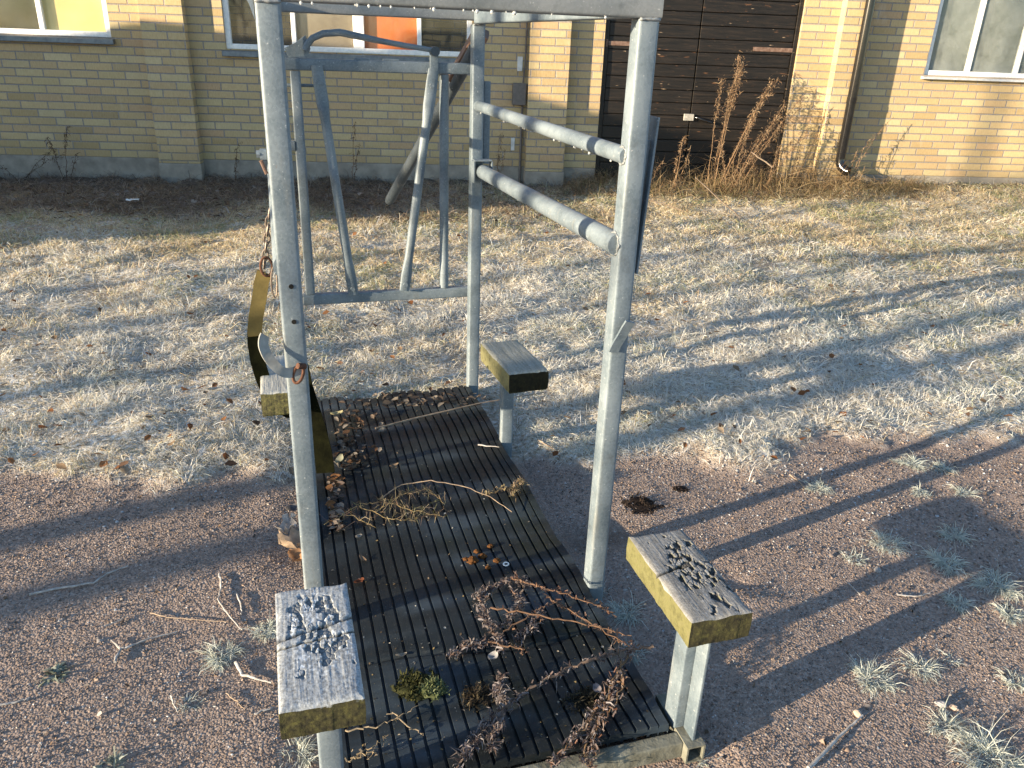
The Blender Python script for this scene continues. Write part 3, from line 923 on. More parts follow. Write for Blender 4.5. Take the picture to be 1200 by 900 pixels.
def build_mat():
    pitch = .0335
    x0, x1, y0, y1 = .030, .795, 1.196, 3.165
    xs = []; lev = []
    k = 0; x = x0
    while x < x1 - .01:
        w = pitch
        xs += [x, x + .0012, x + w - .0070, x + w - .0058]; lev += [0, 1, 1, 0]
        x += w
    xs.append(x1); lev.append(0)
    xs = np.array(xs); lev = np.array(lev, float)
    ys = np.linspace(y0, y1, 320)
    Xm, Ym = np.meshgrid(xs, ys)
    Z = mat_z(Xm, Ym) + np.tile(lev * .008, (len(ys), 1)) - .008
    # ragged far edge, worn notch beside the far right block post
    Ym = Ym + (sstep(2.9, 3.165, Ym)) * (fbm(Xm * 12, Ym * 0 + 3, 72) - .5) * .09
    Xm = Xm - sstep(.74, .782, Xm) * .02 * (fbm(Ym * 5, Ym * 0, 73))
    ny_, nx_ = Xm.shape
    V = np.stack([Xm, Ym, Z], -1).reshape(-1, 3)
    i_ = np.arange((ny_ - 1) * (nx_ - 1)); a, b = i_ // (nx_ - 1), i_ % (nx_ - 1)
    Q = np.stack([a * nx_ + b, a * nx_ + b + 1, (a + 1) * nx_ + b + 1, (a + 1) * nx_ + b], -1)
    # underside skirt for thickness
    rim = [j for j in range(nx_)] + [i2 * nx_ + nx_ - 1 for i2 in range(1, ny_)] + [(ny_ - 1) * nx_ + j for j in range(nx_ - 2, -1, -1)] + [i2 * nx_ for i2 in range(ny_ - 2, 0, -1)]
    n0 = len(V); low = V[rim].copy(); low[:, 2] -= .022
    V = np.concatenate([V, low]); L_ = len(rim)
    Q2 = np.array([[rim[(t + 1) % L_], rim[t], n0 + t, n0 + (t + 1) % L_] for t in range(L_)])
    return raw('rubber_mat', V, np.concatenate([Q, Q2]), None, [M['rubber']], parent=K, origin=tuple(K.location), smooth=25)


build_mat()


def Gm(px, py, z):
    """photo point -> point z - 0.06 above the rubber mat where it lies over the mat"""
    p = G(px, py, z)
    if .0 < p[0] < .8 and 1.19 < p[1] < 3.17:
        for _ in range(3): p = G(px, py, z - .061 + float(mat_z(p[0], p[1])))
    return p


def foot_block(x0, x1, y0, y1, zt, th, mat, seed, crack, rz=0.0, px=None, py=None, kind='tube', kd=1.0, dark=.6, frosty=0.0, blot=(.38, .30)):
    nx_, ny_ = 112, 236
    u = np.linspace(0, 1, nx_); v = np.linspace(0, 1, ny_)
    U, Vv = np.meshgrid(u, v)
    X = x0 + U * (x1 - x0); Y = y0 + Vv * (y1 - y0)
    edge = np.minimum(np.minimum(U, 1 - U) * (x1 - x0), np.minimum(Vv, 1 - Vv) * (y1 - y0))
    Z = zt - (.002 + .011 * fbm(X * 30, Y * 22, seed + 20) ** 2) * np.exp(-edge / .0045) - .0012 * fbm(X * 160, Y * 14, seed)
    col = np.ones((ny_, nx_))
    if crack:
        r = np.hypot((U - crack[0]) / blot[0], (Vv - crack[1]) / blot[1]) + (fbm(X * 40, Y * 25, seed + 1) - .5) * .9
        m_ = sstep(1.0, .55, r)
        ax, ay = X * 120, Y * 66
        ax = ax + (fbm(X * 50, Y * 30, seed + 11) - .5) * .9; ay = ay + (fbm(X * 45, Y * 30, seed + 12) - .5) * .9
        F1 = np.full(X.shape, 9.0); F2 = np.full(X.shape, 9.0); cid = np.zeros(X.shape)
        for di in (-1, 0, 1):
            for dj in (-1, 0, 1):
                ci, cj = np.floor(ax) + di, np.floor(ay) + dj
                dx_ = np.abs(ci + .1 + .8 * _hash(ci, cj, seed + 2) - ax); dy_ = np.abs(cj + .1 + .8 * _hash(ci, cj, seed + 3) - ay)
                dd = np.maximum(dx_, dy_) * .75 + .25 * (dx_ + dy_)
                new = dd < F1
                F2 = np.where(new, F1, np.minimum(F2, dd)); cid = np.where(new, _hash(ci, cj, seed + 4), cid); F1 = np.where(new, dd, F1)
        line = np.exp(-((F2 - F1) / .11) ** 2)
        patch = fbm(X * 42, Y * 26, seed + 21, 2)
        lost = np.where(cid > .55, sstep(.62, .75, patch + .35 * m_) * (m_ > .08), 0)
        dep = kd * (.0036 * lost * (.4 + cid) + .0028 * m_ * line * (patch > .40))
        tone = np.maximum(lost * (.4 + .6 * cid), .8 * m_ * line * sstep(.36, .5, patch))
        tone = np.maximum(tone, .35 * m_ * sstep(.5, .62, fbm(X * 75, Y * 40, seed + 23)))
        col = col * (1 - np.clip(tone, 0, 1) * dark) * (1 + (1 - lost) * m_ * frosty * sstep(.55, .8, vn(X * 260, Y * 200, seed + 6)))
        Z = Z - dep
        for cv, sl, w_ in crack[2]:
            ln = np.abs(Vv - cv - sl * (U - .5) - .02 * (fbm(U * 9, U * 0, seed + 5) - .5)) * (y1 - y0)
            c_ = np.exp(-(ln / w_) ** 2) * sstep(.0, .15, crack[3] - U if crack[3] > 0 else U + crack[3])
            Z = Z - .009 * c_; col = col * (1 - .75 * c_)
    top = np.stack([X, Y, Z], -1).reshape(-1, 3)
    V = [top]; nV = len(top); T = []
    i_ = np.arange((ny_ - 1) * (nx_ - 1)); a, b = i_ // (nx_ - 1), i_ % (nx_ - 1)
    Q = [np.stack([a * nx_ + b, a * nx_ + b + 1, (a + 1) * nx_ + b + 1, (a + 1) * nx_ + b], -1)]
    rim = [j for j in range(nx_)] + [i2 * nx_ + nx_ - 1 for i2 in range(1, ny_)] + [(ny_ - 1) * nx_ + j for j in range(nx_ - 2, -1, -1)] + [i2 * nx_ for i2 in range(ny_ - 2, 0, -1)]
    L_ = len(rim); prev = list(rim)
    cx, cy = (x0 + x1) / 2, (y0 + y1) / 2
    for zi, ins in ((zt - .012, .0), (zt - th * .5, -.001), (zt - th + .006, .0), (zt - th, .005)):
        ring = top[rim].copy(); ring[:, 2] = zi + (rng.random(L_) - .5) * .001
        ring[:, 0] += np.sign(cx - ring[:, 0]) * ins * (np.abs(ring[:, 0] - cx) > .95 * (x1 - x0) / 2) + (fbm(ring[:, 1] * 60, ring[:, 2] * 90, seed + 7) - .5) * .003
        ring[:, 1] += np.sign(cy - ring[:, 1]) * ins * (np.abs(ring[:, 1] - cy) > .95 * (y1 - y0) / 2) + (fbm(ring[:, 0] * 80, ring[:, 2] * 90, seed + 8) - .5) * .003
        n0 = sum(len(q_) for q_ in V); V.append(ring); idx = list(range(n0, n0 + L_))
        Q.append(np.array([[prev[(t + 1) % L_], prev[t], idx[t], idx[(t + 1) % L_]] for t in range(L_)])); prev = idx
    n0 = sum(len(q_) for q_ in V); V.append(np.array([[cx, cy, zt - th]]))
    T = np.array([[prev[(t + 1) % L_], prev[t], n0] for t in range(L_)])
    V = np.concatenate(V); Q = np.concatenate(Q)
    if rz:
        c_, s_ = math.cos(rz), math.sin(rz); dx, dy = V[:, 0] - cx, V[:, 1] - cy
        V[:, 0] = cx + c_ * dx - s_ * dy; V[:, 1] = cy + s_ * dx + c_ * dy
    cc = np.ones((len(V), 3)); cc[:nV] = col.reshape(-1, 1)
    o = raw('foot_block', V, Q, T, [mat], cc, parent=K, origin=tuple(K.location), smooth=38)
    # its post
    m = MB(); px = cx if px is None else px; py = cy if py is None else py; zb = zt - th - .001
    if kind == 'channel':
        m.bar((px - .006, py + .012, .0445), (px - .006, py + .012, zb), .036, .052, .004, (0, 1, 0))
        m.bar((px + .004, py - .036, .0445), (px + .004, py - .036, zb), .008, .043, .002, (0, 1, 0))
    else:
        m.bar((px, py, .046 if False else -.02), (px, py, zb), .047, .047, .006, (0, 1, 0))
    m.build('block_post', M['steel'], o, 35, origin=tuple(K.location))
    return o


b_ = foot_block(-.0625, .083, 1.074, 1.402, .44, .072, M['wood_frost'], 101, (.52, .55, [(.60, .12, .004), (.50, .06, .0025)], 1.2), px=.020, py=1.20, kd=.55, dark=.5, frosty=1.0, blot=(.46, .46))
tag(b_, 'frosted grey foot block with crumbling top and mossy front')
b_ = foot_block(.7405, .881, 1.107, 1.4185, .44, .072, M['wood'], 202, (.62, .47, [(.56, .10, .003)], .6), kd=.7, dark=.86, frosty=.35, blot=(.50, .46), px=.820, py=1.21, kind='channel')
tag(b_, 'weathered grey foot block with cracked top and yellow-green side')
b_ = foot_block(.728, .876, 2.428, 2.752, .44, .078, M['wood_wet'], 303, None, rz=.06, px=.803, py=2.66)
tag(b_, 'pale foot block with dark wet end')
b_ = foot_block(-.090, .030, 2.43, 2.765, .44, .085, M['wood_moss'], 404, None, px=.020, py=2.70)
tag(b_, 'foot block with yellow mossy end behind the strap')

# ------------------------------------------------------------------ strap and chain hanging on the left side
S = empty('webbing_strap', (-.05, 2.58, .45)); S['_world'] = 1
tag(S, 'mossy olive-yellow webbing strap hanging by a chain on the left of the crush', 'strap')
m = MB()
c0 = np.array([-.012, 2.56, 1.0]); c1 = np.array([-.045, 2.57, .815])
nl = 7
for i in range(nl):
    p = c0 + (c1 - c0) * (i + .5) / nl
    m.torus(p, c1 - c0, .019, .0085, .003, 14, 6, (1, 0, 0) if i % 2 else (.2, 1, 0))
m.build('chain', M['chain'], S)
m = MB(); m.torus((-.038, 2.555, .82), (0, .1, 1), .030, .018, .0042, 18, 7, (1, .2, 0)); m.build('shackle', M['rust'], S)
m = MB(); m.torus((-.018, 2.548, .77), (.05, 0, 1), .05, .009, .0035, 18, 7, (1, .1, 0)); m.build('long_link', M['chain'], S)
W1 = [(-.046, 2.560, .800), (-.058, 2.566, .765), (-.070, 2.558, .71), (-.085, 2.570, .65), (-.094, 2.566, .60), (-.093, 2.572, .585)]
m = MB(); m.ribbon(W1, [(1, -.35, 0), (1, .05, .05), (1, -.25, 0), (1, .1, -.05), (1, -.2, .05), (1, -.1, .2)], .046, .004); m.build('webbing', M['webbing'], S)
W2 = [(-.093, 2.572, .600), (-.096, 2.575, .55), (-.093, 2.578, .49), (-.083, 2.582, .43), (-.066, 2.588, .365), (-.040, 2.60, .312), (-.005, 2.615, .275), (.03, 2.62, .27)]
m = MB(); m.ribbon(W2, [(1, -.15, 0)] * 3 + [(1, -.1, .1), (1, -.1, .25), (.8, -.2, .6), (.45, -.3, .9), (.2, -.3, 1)], .048, .004); o = m.build('webbing', M['webbing_moss'], S)
tag(o, 'dark mossy lower end of the strap')
m = MB()
W3 = [(.035, 2.50, .50), (.045, 2.50, .42), (.062, 2.505, .34), (.080, 2.51, .25), (.094, 2.515, .16), (.100, 2.52, .075)]
m.ribbon(W3, [(1, -.2, 0)] * 6, .064, .005); o = m.build('webbing', M['webbing_moss'], S)
tag(o, 'dark mossy loose end touching the mat')

# ------------------------------------------------------------------ plants, twigs, litter
def tuft(px, py, r, n, label, cat='grass tuft', name='frosted_grass_tuft', pal=None, L=(.5, 1.2), green=.5, flat=.5, sq=1.0, group='frosted tufts on the gravel', wmul=1.0):
    c = G(px, py); c[2] = float(hz(c[0], c[1])) - .001; n = int(n * 1.9); r = r * .74; flat = flat * .5
    a = rng.uniform(0, 6.28, n); rr = r * .5 * np.sqrt(rng.random(n))
    P = np.stack([np.cos(a) * rr * sq, np.sin(a) * rr, np.zeros(n)], -1)
    az = a + rng.normal(0, 1.0, n); P[:, 0] += r * .25 * np.sin(a * 2 + px); P[:, 1] += r * .2 * np.cos(a * 3 + py)
    Ls = r * rng.uniform(L[0], L[1], n) * np.exp(rng.normal(-.15, .3, n))
    base = pick(np.array([(.26, .30, .19), (.33, .34, .20), (.42, .37, .22), (.22, .28, .21)]), n) if pal is None else pick(np.array(pal), n)
    fr = np.array((.76, .81, .79)) * rng.uniform(.75, 1.05, n)[:, None]
    k = rng.uniform(.6, 1.0, n)[:, None] * (1 if pal is None else .45)
    b0 = base * (1 - k * .75) + fr * k * .75; t0 = base * (1 - k) + fr * k
    V, Q, T, CC = blades(P, az, Ls, np.clip(rng.normal(flat, .3, n), .05, 1.4), rng.uniform(.0012, .0026, n) * wmul, rng.uniform(.3, 1.6, n), b0, t0)
    o = raw(name, V, Q, T, [M['blades']], CC)
    o.location = tuple(c)
    tag(o, label, cat, group)
    return o


T_ = [(1040, 637, .085, 240, 'round frosted grass tuft on the gravel, left of the pair near the right edge'),
      (1118, 630, .075, 220, 'frosted blue-white tuft in the shadow stripe, uppermost of the right-hand cluster'),
      (1108, 662, .090, 260, 'frosted tuft with straw-coloured blades in the middle of the right-hand cluster'),
      (1168, 688, .100, 300, 'largest spiky frosted tuft of the right-hand cluster'),
      (1120, 707, .062, 200, 'small star-shaped frosted tuft below the right-hand cluster'),
      (1183, 720, .065, 200, 'low frosted tuft at the lower end of the right-hand cluster'),
      (1020, 797, .078, 320, 'dense frosted grass tuft on sunny gravel below the cluster'),
      (1078, 782, .070, 180, 'thin pale tuft of bent blades beside the dense one'),
      (1115, 772, .034, 60, 'tiny green sprig on the gravel between two tufts'),
      (1194, 800, .060, 130, 'tuft cut by the right edge of the picture'),
      (960, 574, .070, 200, 'pale tuft beside the narrow post shadow near the grass edge'),
      (1068, 545, .085, 240, 'wide flat frosted tuft at the edge of the grass'),
      (1104, 550, .070, 220, 'bright frosted tuft right next to the wide flat one'),
      (1078, 578, .060, 150, 'faint bluish tuft lying between two shadow stripes'),
      (1128, 578, .065, 140, 'faint thin tuft in the broad shadow at the right'),
      (1000, 657, .060, 70, 'sparse patch of short frosted blades on the gravel'),
      (735, 716, .075, 280, 'curly frosted tuft beside the foot of the near right post'),
      (706, 688, .045, 120, 'small frosted sprig directly at the near right post foot'),
      (742, 762, .055, 150, 'frosted curly sprig between mat and right block post'),
      (258, 767, .075, 260, 'tangled grey frosted tuft left of the near left block'),
      (312, 738, .055, 160, 'dark frosted tuft half hidden by the near left block'),
      (222, 822, .045, 50, 'thin pale dry tuft with few blades in the lower left'),
      (1110, 850, .075, 160, 'scattered frosty blades in the lower right corner area'),
      (1160, 885, .120, 420, 'large frosted clump at the bottom right corner'),
      (350, 880, .070, 140, 'dry pale grass clump under the near left block'),
      (825, 885, .045, 90, 'small blue-green frosted sprig by the front corner of the mat')]
for px, py, r, n, lab in T_:
    tuft(px, py, r, n, lab, flat=.55 if r > .05 else .35)
tuft(66, 790, .050, 60, 'low green weed rosette on the gravel in the lower left', 'weed', 'green_weed', [(.05, .085, .035), (.08, .12, .05)], flat=.3, group='weeds', wmul=3.5)
tuft(130, 898, .05, 60, 'pale frosted weed at the bottom left edge of the picture', 'weed', 'frosted_weed', [(.2, .22, .16), (.14, .17, .12)], flat=.4, group='weeds', wmul=2.2)


def twig(pix, r, label, mat='frost_twig', lift=.004, zbase=None, name='twig', forks=(), group='twigs on the ground', taper=.45, cat='twig', amp=.0012):
    def path(pp):
        P = []
        for p in pp:
            if len(p) == 3: P.append(Gm(p[0], p[1], p[2])); continue
            g_ = G(*p); z = float(hz(g_[0], g_[1])); P.append(G(p[0], p[1], z + lift + r))
        return P
    r = r * .8
    m = MB(); P = path(pix); W = wiggle(P, 5, amp)
    org = P[0] - np.array([0, 0, r])
    m.tube(W, list(np.linspace(r, r * taper, len(W))), 6)
    for fk in forks:
        W = wiggle(path(fk), 4, amp); m.tube(W, list(np.linspace(r * .8, r * .35, len(W))), 5)
    o = m.build(name, M[mat], None, 60, origin=tuple(org)); o.location = tuple(org)
    return tag(o, label, cat, group)


twig([(34, 697), (75, 688), (110, 683), (125, 672), (150, 663)], .0045, 'long frosted twig lying across the shadow stripe at the left')
twig([(135, 776), (141, 760), (150, 758), (175, 748), (208, 740)], .0048, 'forked frosted twig shaped like a Y in the lower left', forks=[[(141, 760), (130, 750)]])
twig([(257, 672), (259, 688), (256, 705), (268, 722), (284, 738)], .004, 'wavy frosted twig running down towards the near left block')
twig([(278, 696), (283, 712), (283, 720)], .003, 'short frosted twig close to the wavy one')
twig([(176, 718), (196, 723), (225, 726), (268, 729)], .0025, 'thin straw lying flat above the forked twig', 'brown_twig')
twig([(122, 734), (134, 730), (150, 721)], .003, 'short pale twig above the forked one')
twig([(276, 776), (284, 790), (300, 795), (318, 800)], .0055, 'thick frosted root leading from the tangled tuft')
twig([(265, 812), (278, 822), (287, 832)], .0025, 'straight thin straw below the tangled tuft', 'brown_twig')
twig([(0, 826), (20, 822), (35, 817)], .004, 'frosted twig at the left edge of the picture')
twig([(200, 815), (204, 826), (209, 835)], .003, 'small bent straw in the lower left', forks=[[(204, 826), (207, 816)]])
twig([(298, 836), (312, 832), (322, 829)], .0035, 'frosted twig end beside the near left block')
twig([(947, 900), (975, 872), (995, 852), (1011, 838)], .006, 'frosted grey stick at the bottom right')
twig([(1090, 546), (1105, 551), (1118, 556)], .003, 'short straw between frosted tufts at the right', 'brown_twig')
twig([(925, 556), (935, 563), (943, 572)], .003, 'pale straw beside the tuft near the grass edge', 'brown_twig')
twig([(1052, 697), (1075, 699), (1090, 695)], .003, 'wavy frosted root between the right-hand tufts')
twig([(994, 683), (1008, 697)], .0025, 'thin frosted straw in the shadow stripe at the right')
twig([(775, 495), (795, 480), (812, 460)], .004, 'frosted stick in the grass right of the near right post', 'brown_twig', lift=.03)
twig([(630, 515), (650, 527), (690, 520), (720, 516)], .003, 'thin dark twig on the gravel behind the near right post', 'brown_twig')

# mat litter
MZ = .060
twig([(440, 502, .075), (500, 487, .078), (560, 473, .085), (600, 466, .09), (640, 460, .06)], .0052, 'long thin brown rod lying across the far end of the mat', 'brown_twig', name='thin_rod', cat='rod', group='sticks on the mat', amp=.001)
twig([(560, 521, .075), (585, 524, .075)], .004, 'short pale stick beside the far right block post', 'frost_twig', group='sticks on the mat')
twig([(445, 585, .07), (470, 568, .11), (505, 563, .14), (545, 570, .12), (575, 583, .09), (600, 600, .07)], .0028, 'arched dry stalk over the middle of the mat', 'brown_twig', group='sticks on the mat')


def fronds(name, label, paths, r, dens, pal, leafL, cat, group, stemcol, seedw=.0045, lowz=.055, mats='litter'):
    """dead plant: stems with shrivelled leaflets along them"""
    parts = []; mm = MB()
    for pp, leafy in paths:
        P = [Gm(p[0], p[1], p[2]) for p in pp]
        W = wiggle(P, 8, .003)
        mm.tube(W, list(np.linspace(r * .85, r * .3, len(W)) * (1 + .25 * rng.random(len(W)))), 6)
        if leafy:
            seg = np.linalg.norm(np.diff(W, axis=0), axis=1); tot = seg.sum(); n = int(tot * dens * leafy * .62)
            t = np.sort(rng.random(n)) * (len(W) - 1); i_ = np.minimum(t.astype(int), len(W) - 2); f = (t - i_)[:, None]
            Pp = W[i_] * (1 - f) + W[i_ + 1] * f + rng.normal(0, .006, (n, 3)) * np.array([1, 1, .6])
            Pp[:, 2] = np.maximum(Pp[:, 2], np.where((Pp[:, 1] > 1.19) & (Pp[:, 0] < .8), mat_z(Pp[:, 0], Pp[:, 1]) + .002, .004))
            c = pick(np.array(pal), n) * rng.uniform(.6, 1.25, n)[:, None]
            tc = c * .6 + np.array((.46, .46, .48)) * .5 * rng.random((n, 1)) + c * .1
            parts.append(blades(Pp, rng.uniform(0, 6.28, n), rng.uniform(.3, 1.25, n) * leafL, rng.uniform(-.2, .9, n), rng.uniform(.35, 1.2, n) * seedw, rng.uniform(.5, 2.6, n), c, tc))
    sv = np.array(mm.v); sf = mm.f
    V, Q, T, CC = merge(parts) if parts else (np.zeros((0, 3)), np.zeros((0, 4), int), np.zeros((0, 3), int), np.zeros((0, 3)))
    polys = [tuple(a) for a in Q] + [tuple(a) for a in T] + [tuple(i2 + len(V) for i2 in f) for f in sf]
    sc = np.array(stemcol) * rng.uniform(.8, 1.15, (len(sv), 1))
    org = sv[0].copy()
    o = raw(name, np.concatenate([V, sv]) if len(V) else sv, polys=polys, mats=[M[mats]], cols=np.concatenate([CC, sc]), origin=tuple(org))
    o.location = tuple(org)
    return tag(o, label, cat, group)


BR = [(.12, .085, .08), (.17, .125, .115), (.085, .06, .06), (.21, .16, .135), (.21, .185, .20), (.27, .25, .26)]
RB = [(.19, .09, .055), (.15, .08, .055), (.24, .14, .085)]
fronds('dead_weed', 'long brown weed stem with shrivelled leaves crossing the front of the mat',
       [([(765, 757, .14), (720, 765, .13), (670, 782, .115), (620, 808, .10), (580, 838, .09), (545, 885, .085), (530, 905, .08)], .55),
        ([(600, 822, .10), (580, 850, .10), (575, 880, .08)], 1.3), ([(580, 838, .09), (560, 862, .08), (548, 890, .08)], 1.5)], .0042, 900, BR, .032, 'dead plant', 'dead weeds on the mat', (.20, .15, .125))
fronds('dead_weed', 'curled dark dead weed with a ring of shrivelled leaves on the mat centre',
       [([(572, 690, .075), (560, 700, .08), (568, 722, .085), (580, 745, .085), (590, 762, .08)], 1.6),
        ([(572, 690, .075), (590, 682, .085), (606, 678, .09), (620, 684, .09)], 1.5),
        ([(600, 690, .08), (612, 706, .08), (600, 722, .08), (588, 735, .08)], 1.4),
        ([(528, 768, .07), (548, 756, .075), (568, 752, .08)], 1.5), ([(588, 790, .08), (582, 812, .08), (590, 824, .08)], 1.8),
        ([(636, 715, .08), (622, 735, .08), (606, 752, .08)], 1.2)], .003, 1100, BR, .028, 'dead plant', 'dead weeds on the mat', (.20, .13, .10))
fronds('dead_weed', 'reddish bare stems fanning from the right edge of the mat towards its centre',
       [([(600, 678, .10), (640, 690, .10), (690, 705, .10), (720, 718, .09)], .5),
        ([(575, 712, .10), (640, 722, .12), (700, 735, .13), (740, 745, .13)], .08),
        ([(590, 740, .09), (630, 715, .11), (660, 702, .11)], .2),
        ([(640, 700, .09), (680, 722, .09), (745, 762, .11)], .5),
        ([(572, 752, .085), (615, 762, .10), (612, 768, .10)], .2)], .0027, 800, RB, .022, 'dead plant', 'dead weeds on the mat', (.20, .125, .085))
fronds('dead_weed', 'hanging dead weed with pale and rusty fronds at the front edge of the mat',
       [([(742, 757, .13), (718, 795, .11), (712, 820, .10), (700, 850, .08), (690, 905, .04)], 1.1),
        ([(728, 775, .12), (728, 805, .11), (712, 840, .09)], .5),
        ([(705, 820, .09), (690, 848, .08), (670, 868, .07), (645, 900, .06)], 1.3),
        ([(700, 845, .08), (682, 880, .06), (690, 900, .05)], 1.0)], .003, 950, BR + RB, .026, 'dead plant', 'dead weeds on the mat', (.26, .17, .10))
fronds('dry_grass_clump', 'pale dry grass clump sprawling over the middle of the mat',
       [([(380, 615, .07), (420, 592, .08), (455, 585, .09)], .8), ([(420, 592, .08), (460, 610, .07), (490, 607, .07)], .9),
        ([(440, 600, .075), (470, 580, .10), (500, 572, .10), (520, 590, .07)], 1.6), ([(455, 590, .08), (490, 600, .075), (520, 606, .07)], 2.2),
        ([(385, 600, .07), (415, 605, .07), (440, 618, .065)], .8)],   .0016, 300, [(.38, .30, .16), (.30, .21, .12), (.44, .37, .22), (.20, .21, .08), (.24, .15, .10)], .075, 'dry grass', 'dry clumps on the mat', (.36, .28, .15), .0016)
fronds('dry_grass_clump', 'small dry sprig at the right edge of the mat',
       [([(565, 580, .07), (590, 573, .075), (605, 570, .08), (615, 566, .075)], 1.0), ([(600, 580, .075), (605, 572, .08), (612, 562, .08)], 1.5)], .002, 700, [(.34, .27, .14), (.26, .18, .10)], .03, 'dry grass', 'dry clumps on the mat', (.34, .26, .14), .0035)
fronds('dry_grass_clump', 'dry branching straw in front of the moss cushion',
       [([(405, 856, .07), (440, 852, .075), (465, 842, .08), (492, 826, .08)], .05), ([(465, 842, .08), (490, 858, .07), (496, 862, .065)], .02), ([(470, 840, .08), (455, 836, .075)], .02)], .0022, 300, [(.34, .27, .18)], .02, 'dry grass', 'dry clumps on the mat', (.34, .28, .20))
fronds('dry_grass_clump', 'dry curled straw next to the near left block post',
       [([(408, 892, .07), (425, 884, .08), (440, 880, .08), (430, 890, .07)], .3), ([(415, 888, .07), (440, 872, .08), (452, 862, .08)], .3)], .002, 400, [(.34, .27, .18)], .02, 'dry grass', 'dry clumps on the mat', (.36, .29, .19))


def lump(name, px, py, z, r, sq, cols, n, L, label, cat, group=None, mat='litter', flat=1.0, hgt=.6, core=None):
    """moss or soil: a knobbly core with small blades growing out of it"""
    c = Gm(px, py, z + .004)
    th = np.linspace(0, 2 * math.pi, 22, endpoint=False); ph = np.linspace(0, math.pi / 2, 9)
    V = []
    for p in ph:
        for t in th:
            k = 1 + .5 * (vn(np.cos(t) * 2.3 + 7 + px, np.sin(t) * 2.3 + p * 2.2 + py, 81) - .5) + .35 * (vn(np.cos(t) * 6 + px, np.sin(t) * 6 + p * 5 + py, 82) - .5)
            V.append((r * k * math.cos(t) * math.cos(p) * sq, r * k * math.sin(t) * math.cos(p), r * k * hgt * math.sin(p) - .002))
    V = np.array(V); nt = len(th); Q = []
    for i in range(len(ph) - 1):
        for j in range(nt): Q.append((i * nt + j, i * nt + (j + 1) % nt, (i + 1) * nt + (j + 1) % nt, (i + 1) * nt + j))
    Q = np.array(Q); cc = np.tile(np.array(core if core is not None else cols[0]) * .8, (len(V), 1)) * rng.uniform(.6, 1.3, (len(V), 1))
    parts = [(V, Q, np.zeros((0, 3), int), cc)]
    if n:
        pi_ = rng.integers(0, len(V), n); Pp = V[pi_] + rng.normal(0, r * .06, (n, 3))
        c_ = pick(np.array(cols), n) * rng.uniform(.7, 1.2, n)[:, None]
        parts.append(blades(Pp, rng.uniform(0, 6.28, n), rng.uniform(.5, 1.3, n) * L, rng.uniform(.1, 1.4, n), rng.uniform(.6, 1.3, n) * L * .28, rng.uniform(-.3, 1, n), c_, c_ * 1.15))
    V, Q, T, CC = merge(parts)
    o = raw(name, V, Q, T, [M[mat]], CC)
    o.location = tuple(c)
    return tag(o, label, cat, group)


MOSS = [(.045, .05, .018), (.07, .075, .025), (.03, .034, .014)]
lump('moss_cushion', 488, 806, .055, .042, 1.15, MOSS, 500, .016, 'dark moss cushion growing on the mat beside the near left block', 'moss', 'moss on the mat', hgt=.45)
lump('moss_cushion', 507, 808, .062, .026, 1.1, [(.16, .19, .09), (.22, .25, .13), (.10, .13, .06)], 420, .015, 'small light green moss cushion on the mat', 'moss', 'moss on the mat', hgt=.6)
lump('moss_cushion', 558, 818, .052, .036, 1.2, [(.05, .04, .03), (.08, .065, .04), (.035, .03, .022)], 300, .016, 'brown dead moss patch right of the light green cushion', 'moss', 'moss on the mat', hgt=.3)
lump('moss_cushion', 690, 825, .050, .045, 1.4, [(.03, .028, .02), (.05, .045, .03)], 300, .018, 'black tangled moss patch near the front right of the mat', 'moss', 'moss on the mat', hgt=.3)
CL = [(.19, .085, .03), (.24, .11, .04), (.15, .065, .025)]
for px, py, r, lab in ((554, 657, .016, 'largest rusty brown soil clod on the mat'), (566, 652, .012, 'rusty soil clod touching the largest one'), (559, 646, .009, 'reddish soil clod behind the largest one'),
                       (575, 640, .009, 'single soil clod farthest from the viewer'), (582, 657, .010, 'soil clod nearest the white ring'), (572, 665, .008, 'flat soil clod in front of the group'), (546, 655, .008, 'small soil clod at the left end of the group')):
    lump('soil_clod', px, py, .060, r, 1.1, CL, 0, .01, lab, 'soil clod', 'rusty soil clods on the mat', hgt=.8)
m = MB(); c = Gm(593, 661, .066); m.torus((0, 0, 0), (1, 0, 0), .008, .007, .0022, 18, 6, (0, 1, .1)); o = m.build('white_ring', M['white_paint']); o.location = tuple(c); tag(o, 'tiny white ring lying beside the soil clods', 'ring')


lump('soil_heap', 752, 592, .0, .055, 1.5, [(.05, .035, .028), (.03, .022, .018)], 160, .02, 'dark damp soil heap on the gravel behind the near right post', 'soil', 'soil heaps', hgt=.09)
lump('soil_heap', 797, 573, .0, .022, 1.2, [(.05, .035, .028), (.03, .022, .018)], 60, .014, 'small dark soil heap right of the larger one', 'soil', 'soil heaps', hgt=.12)


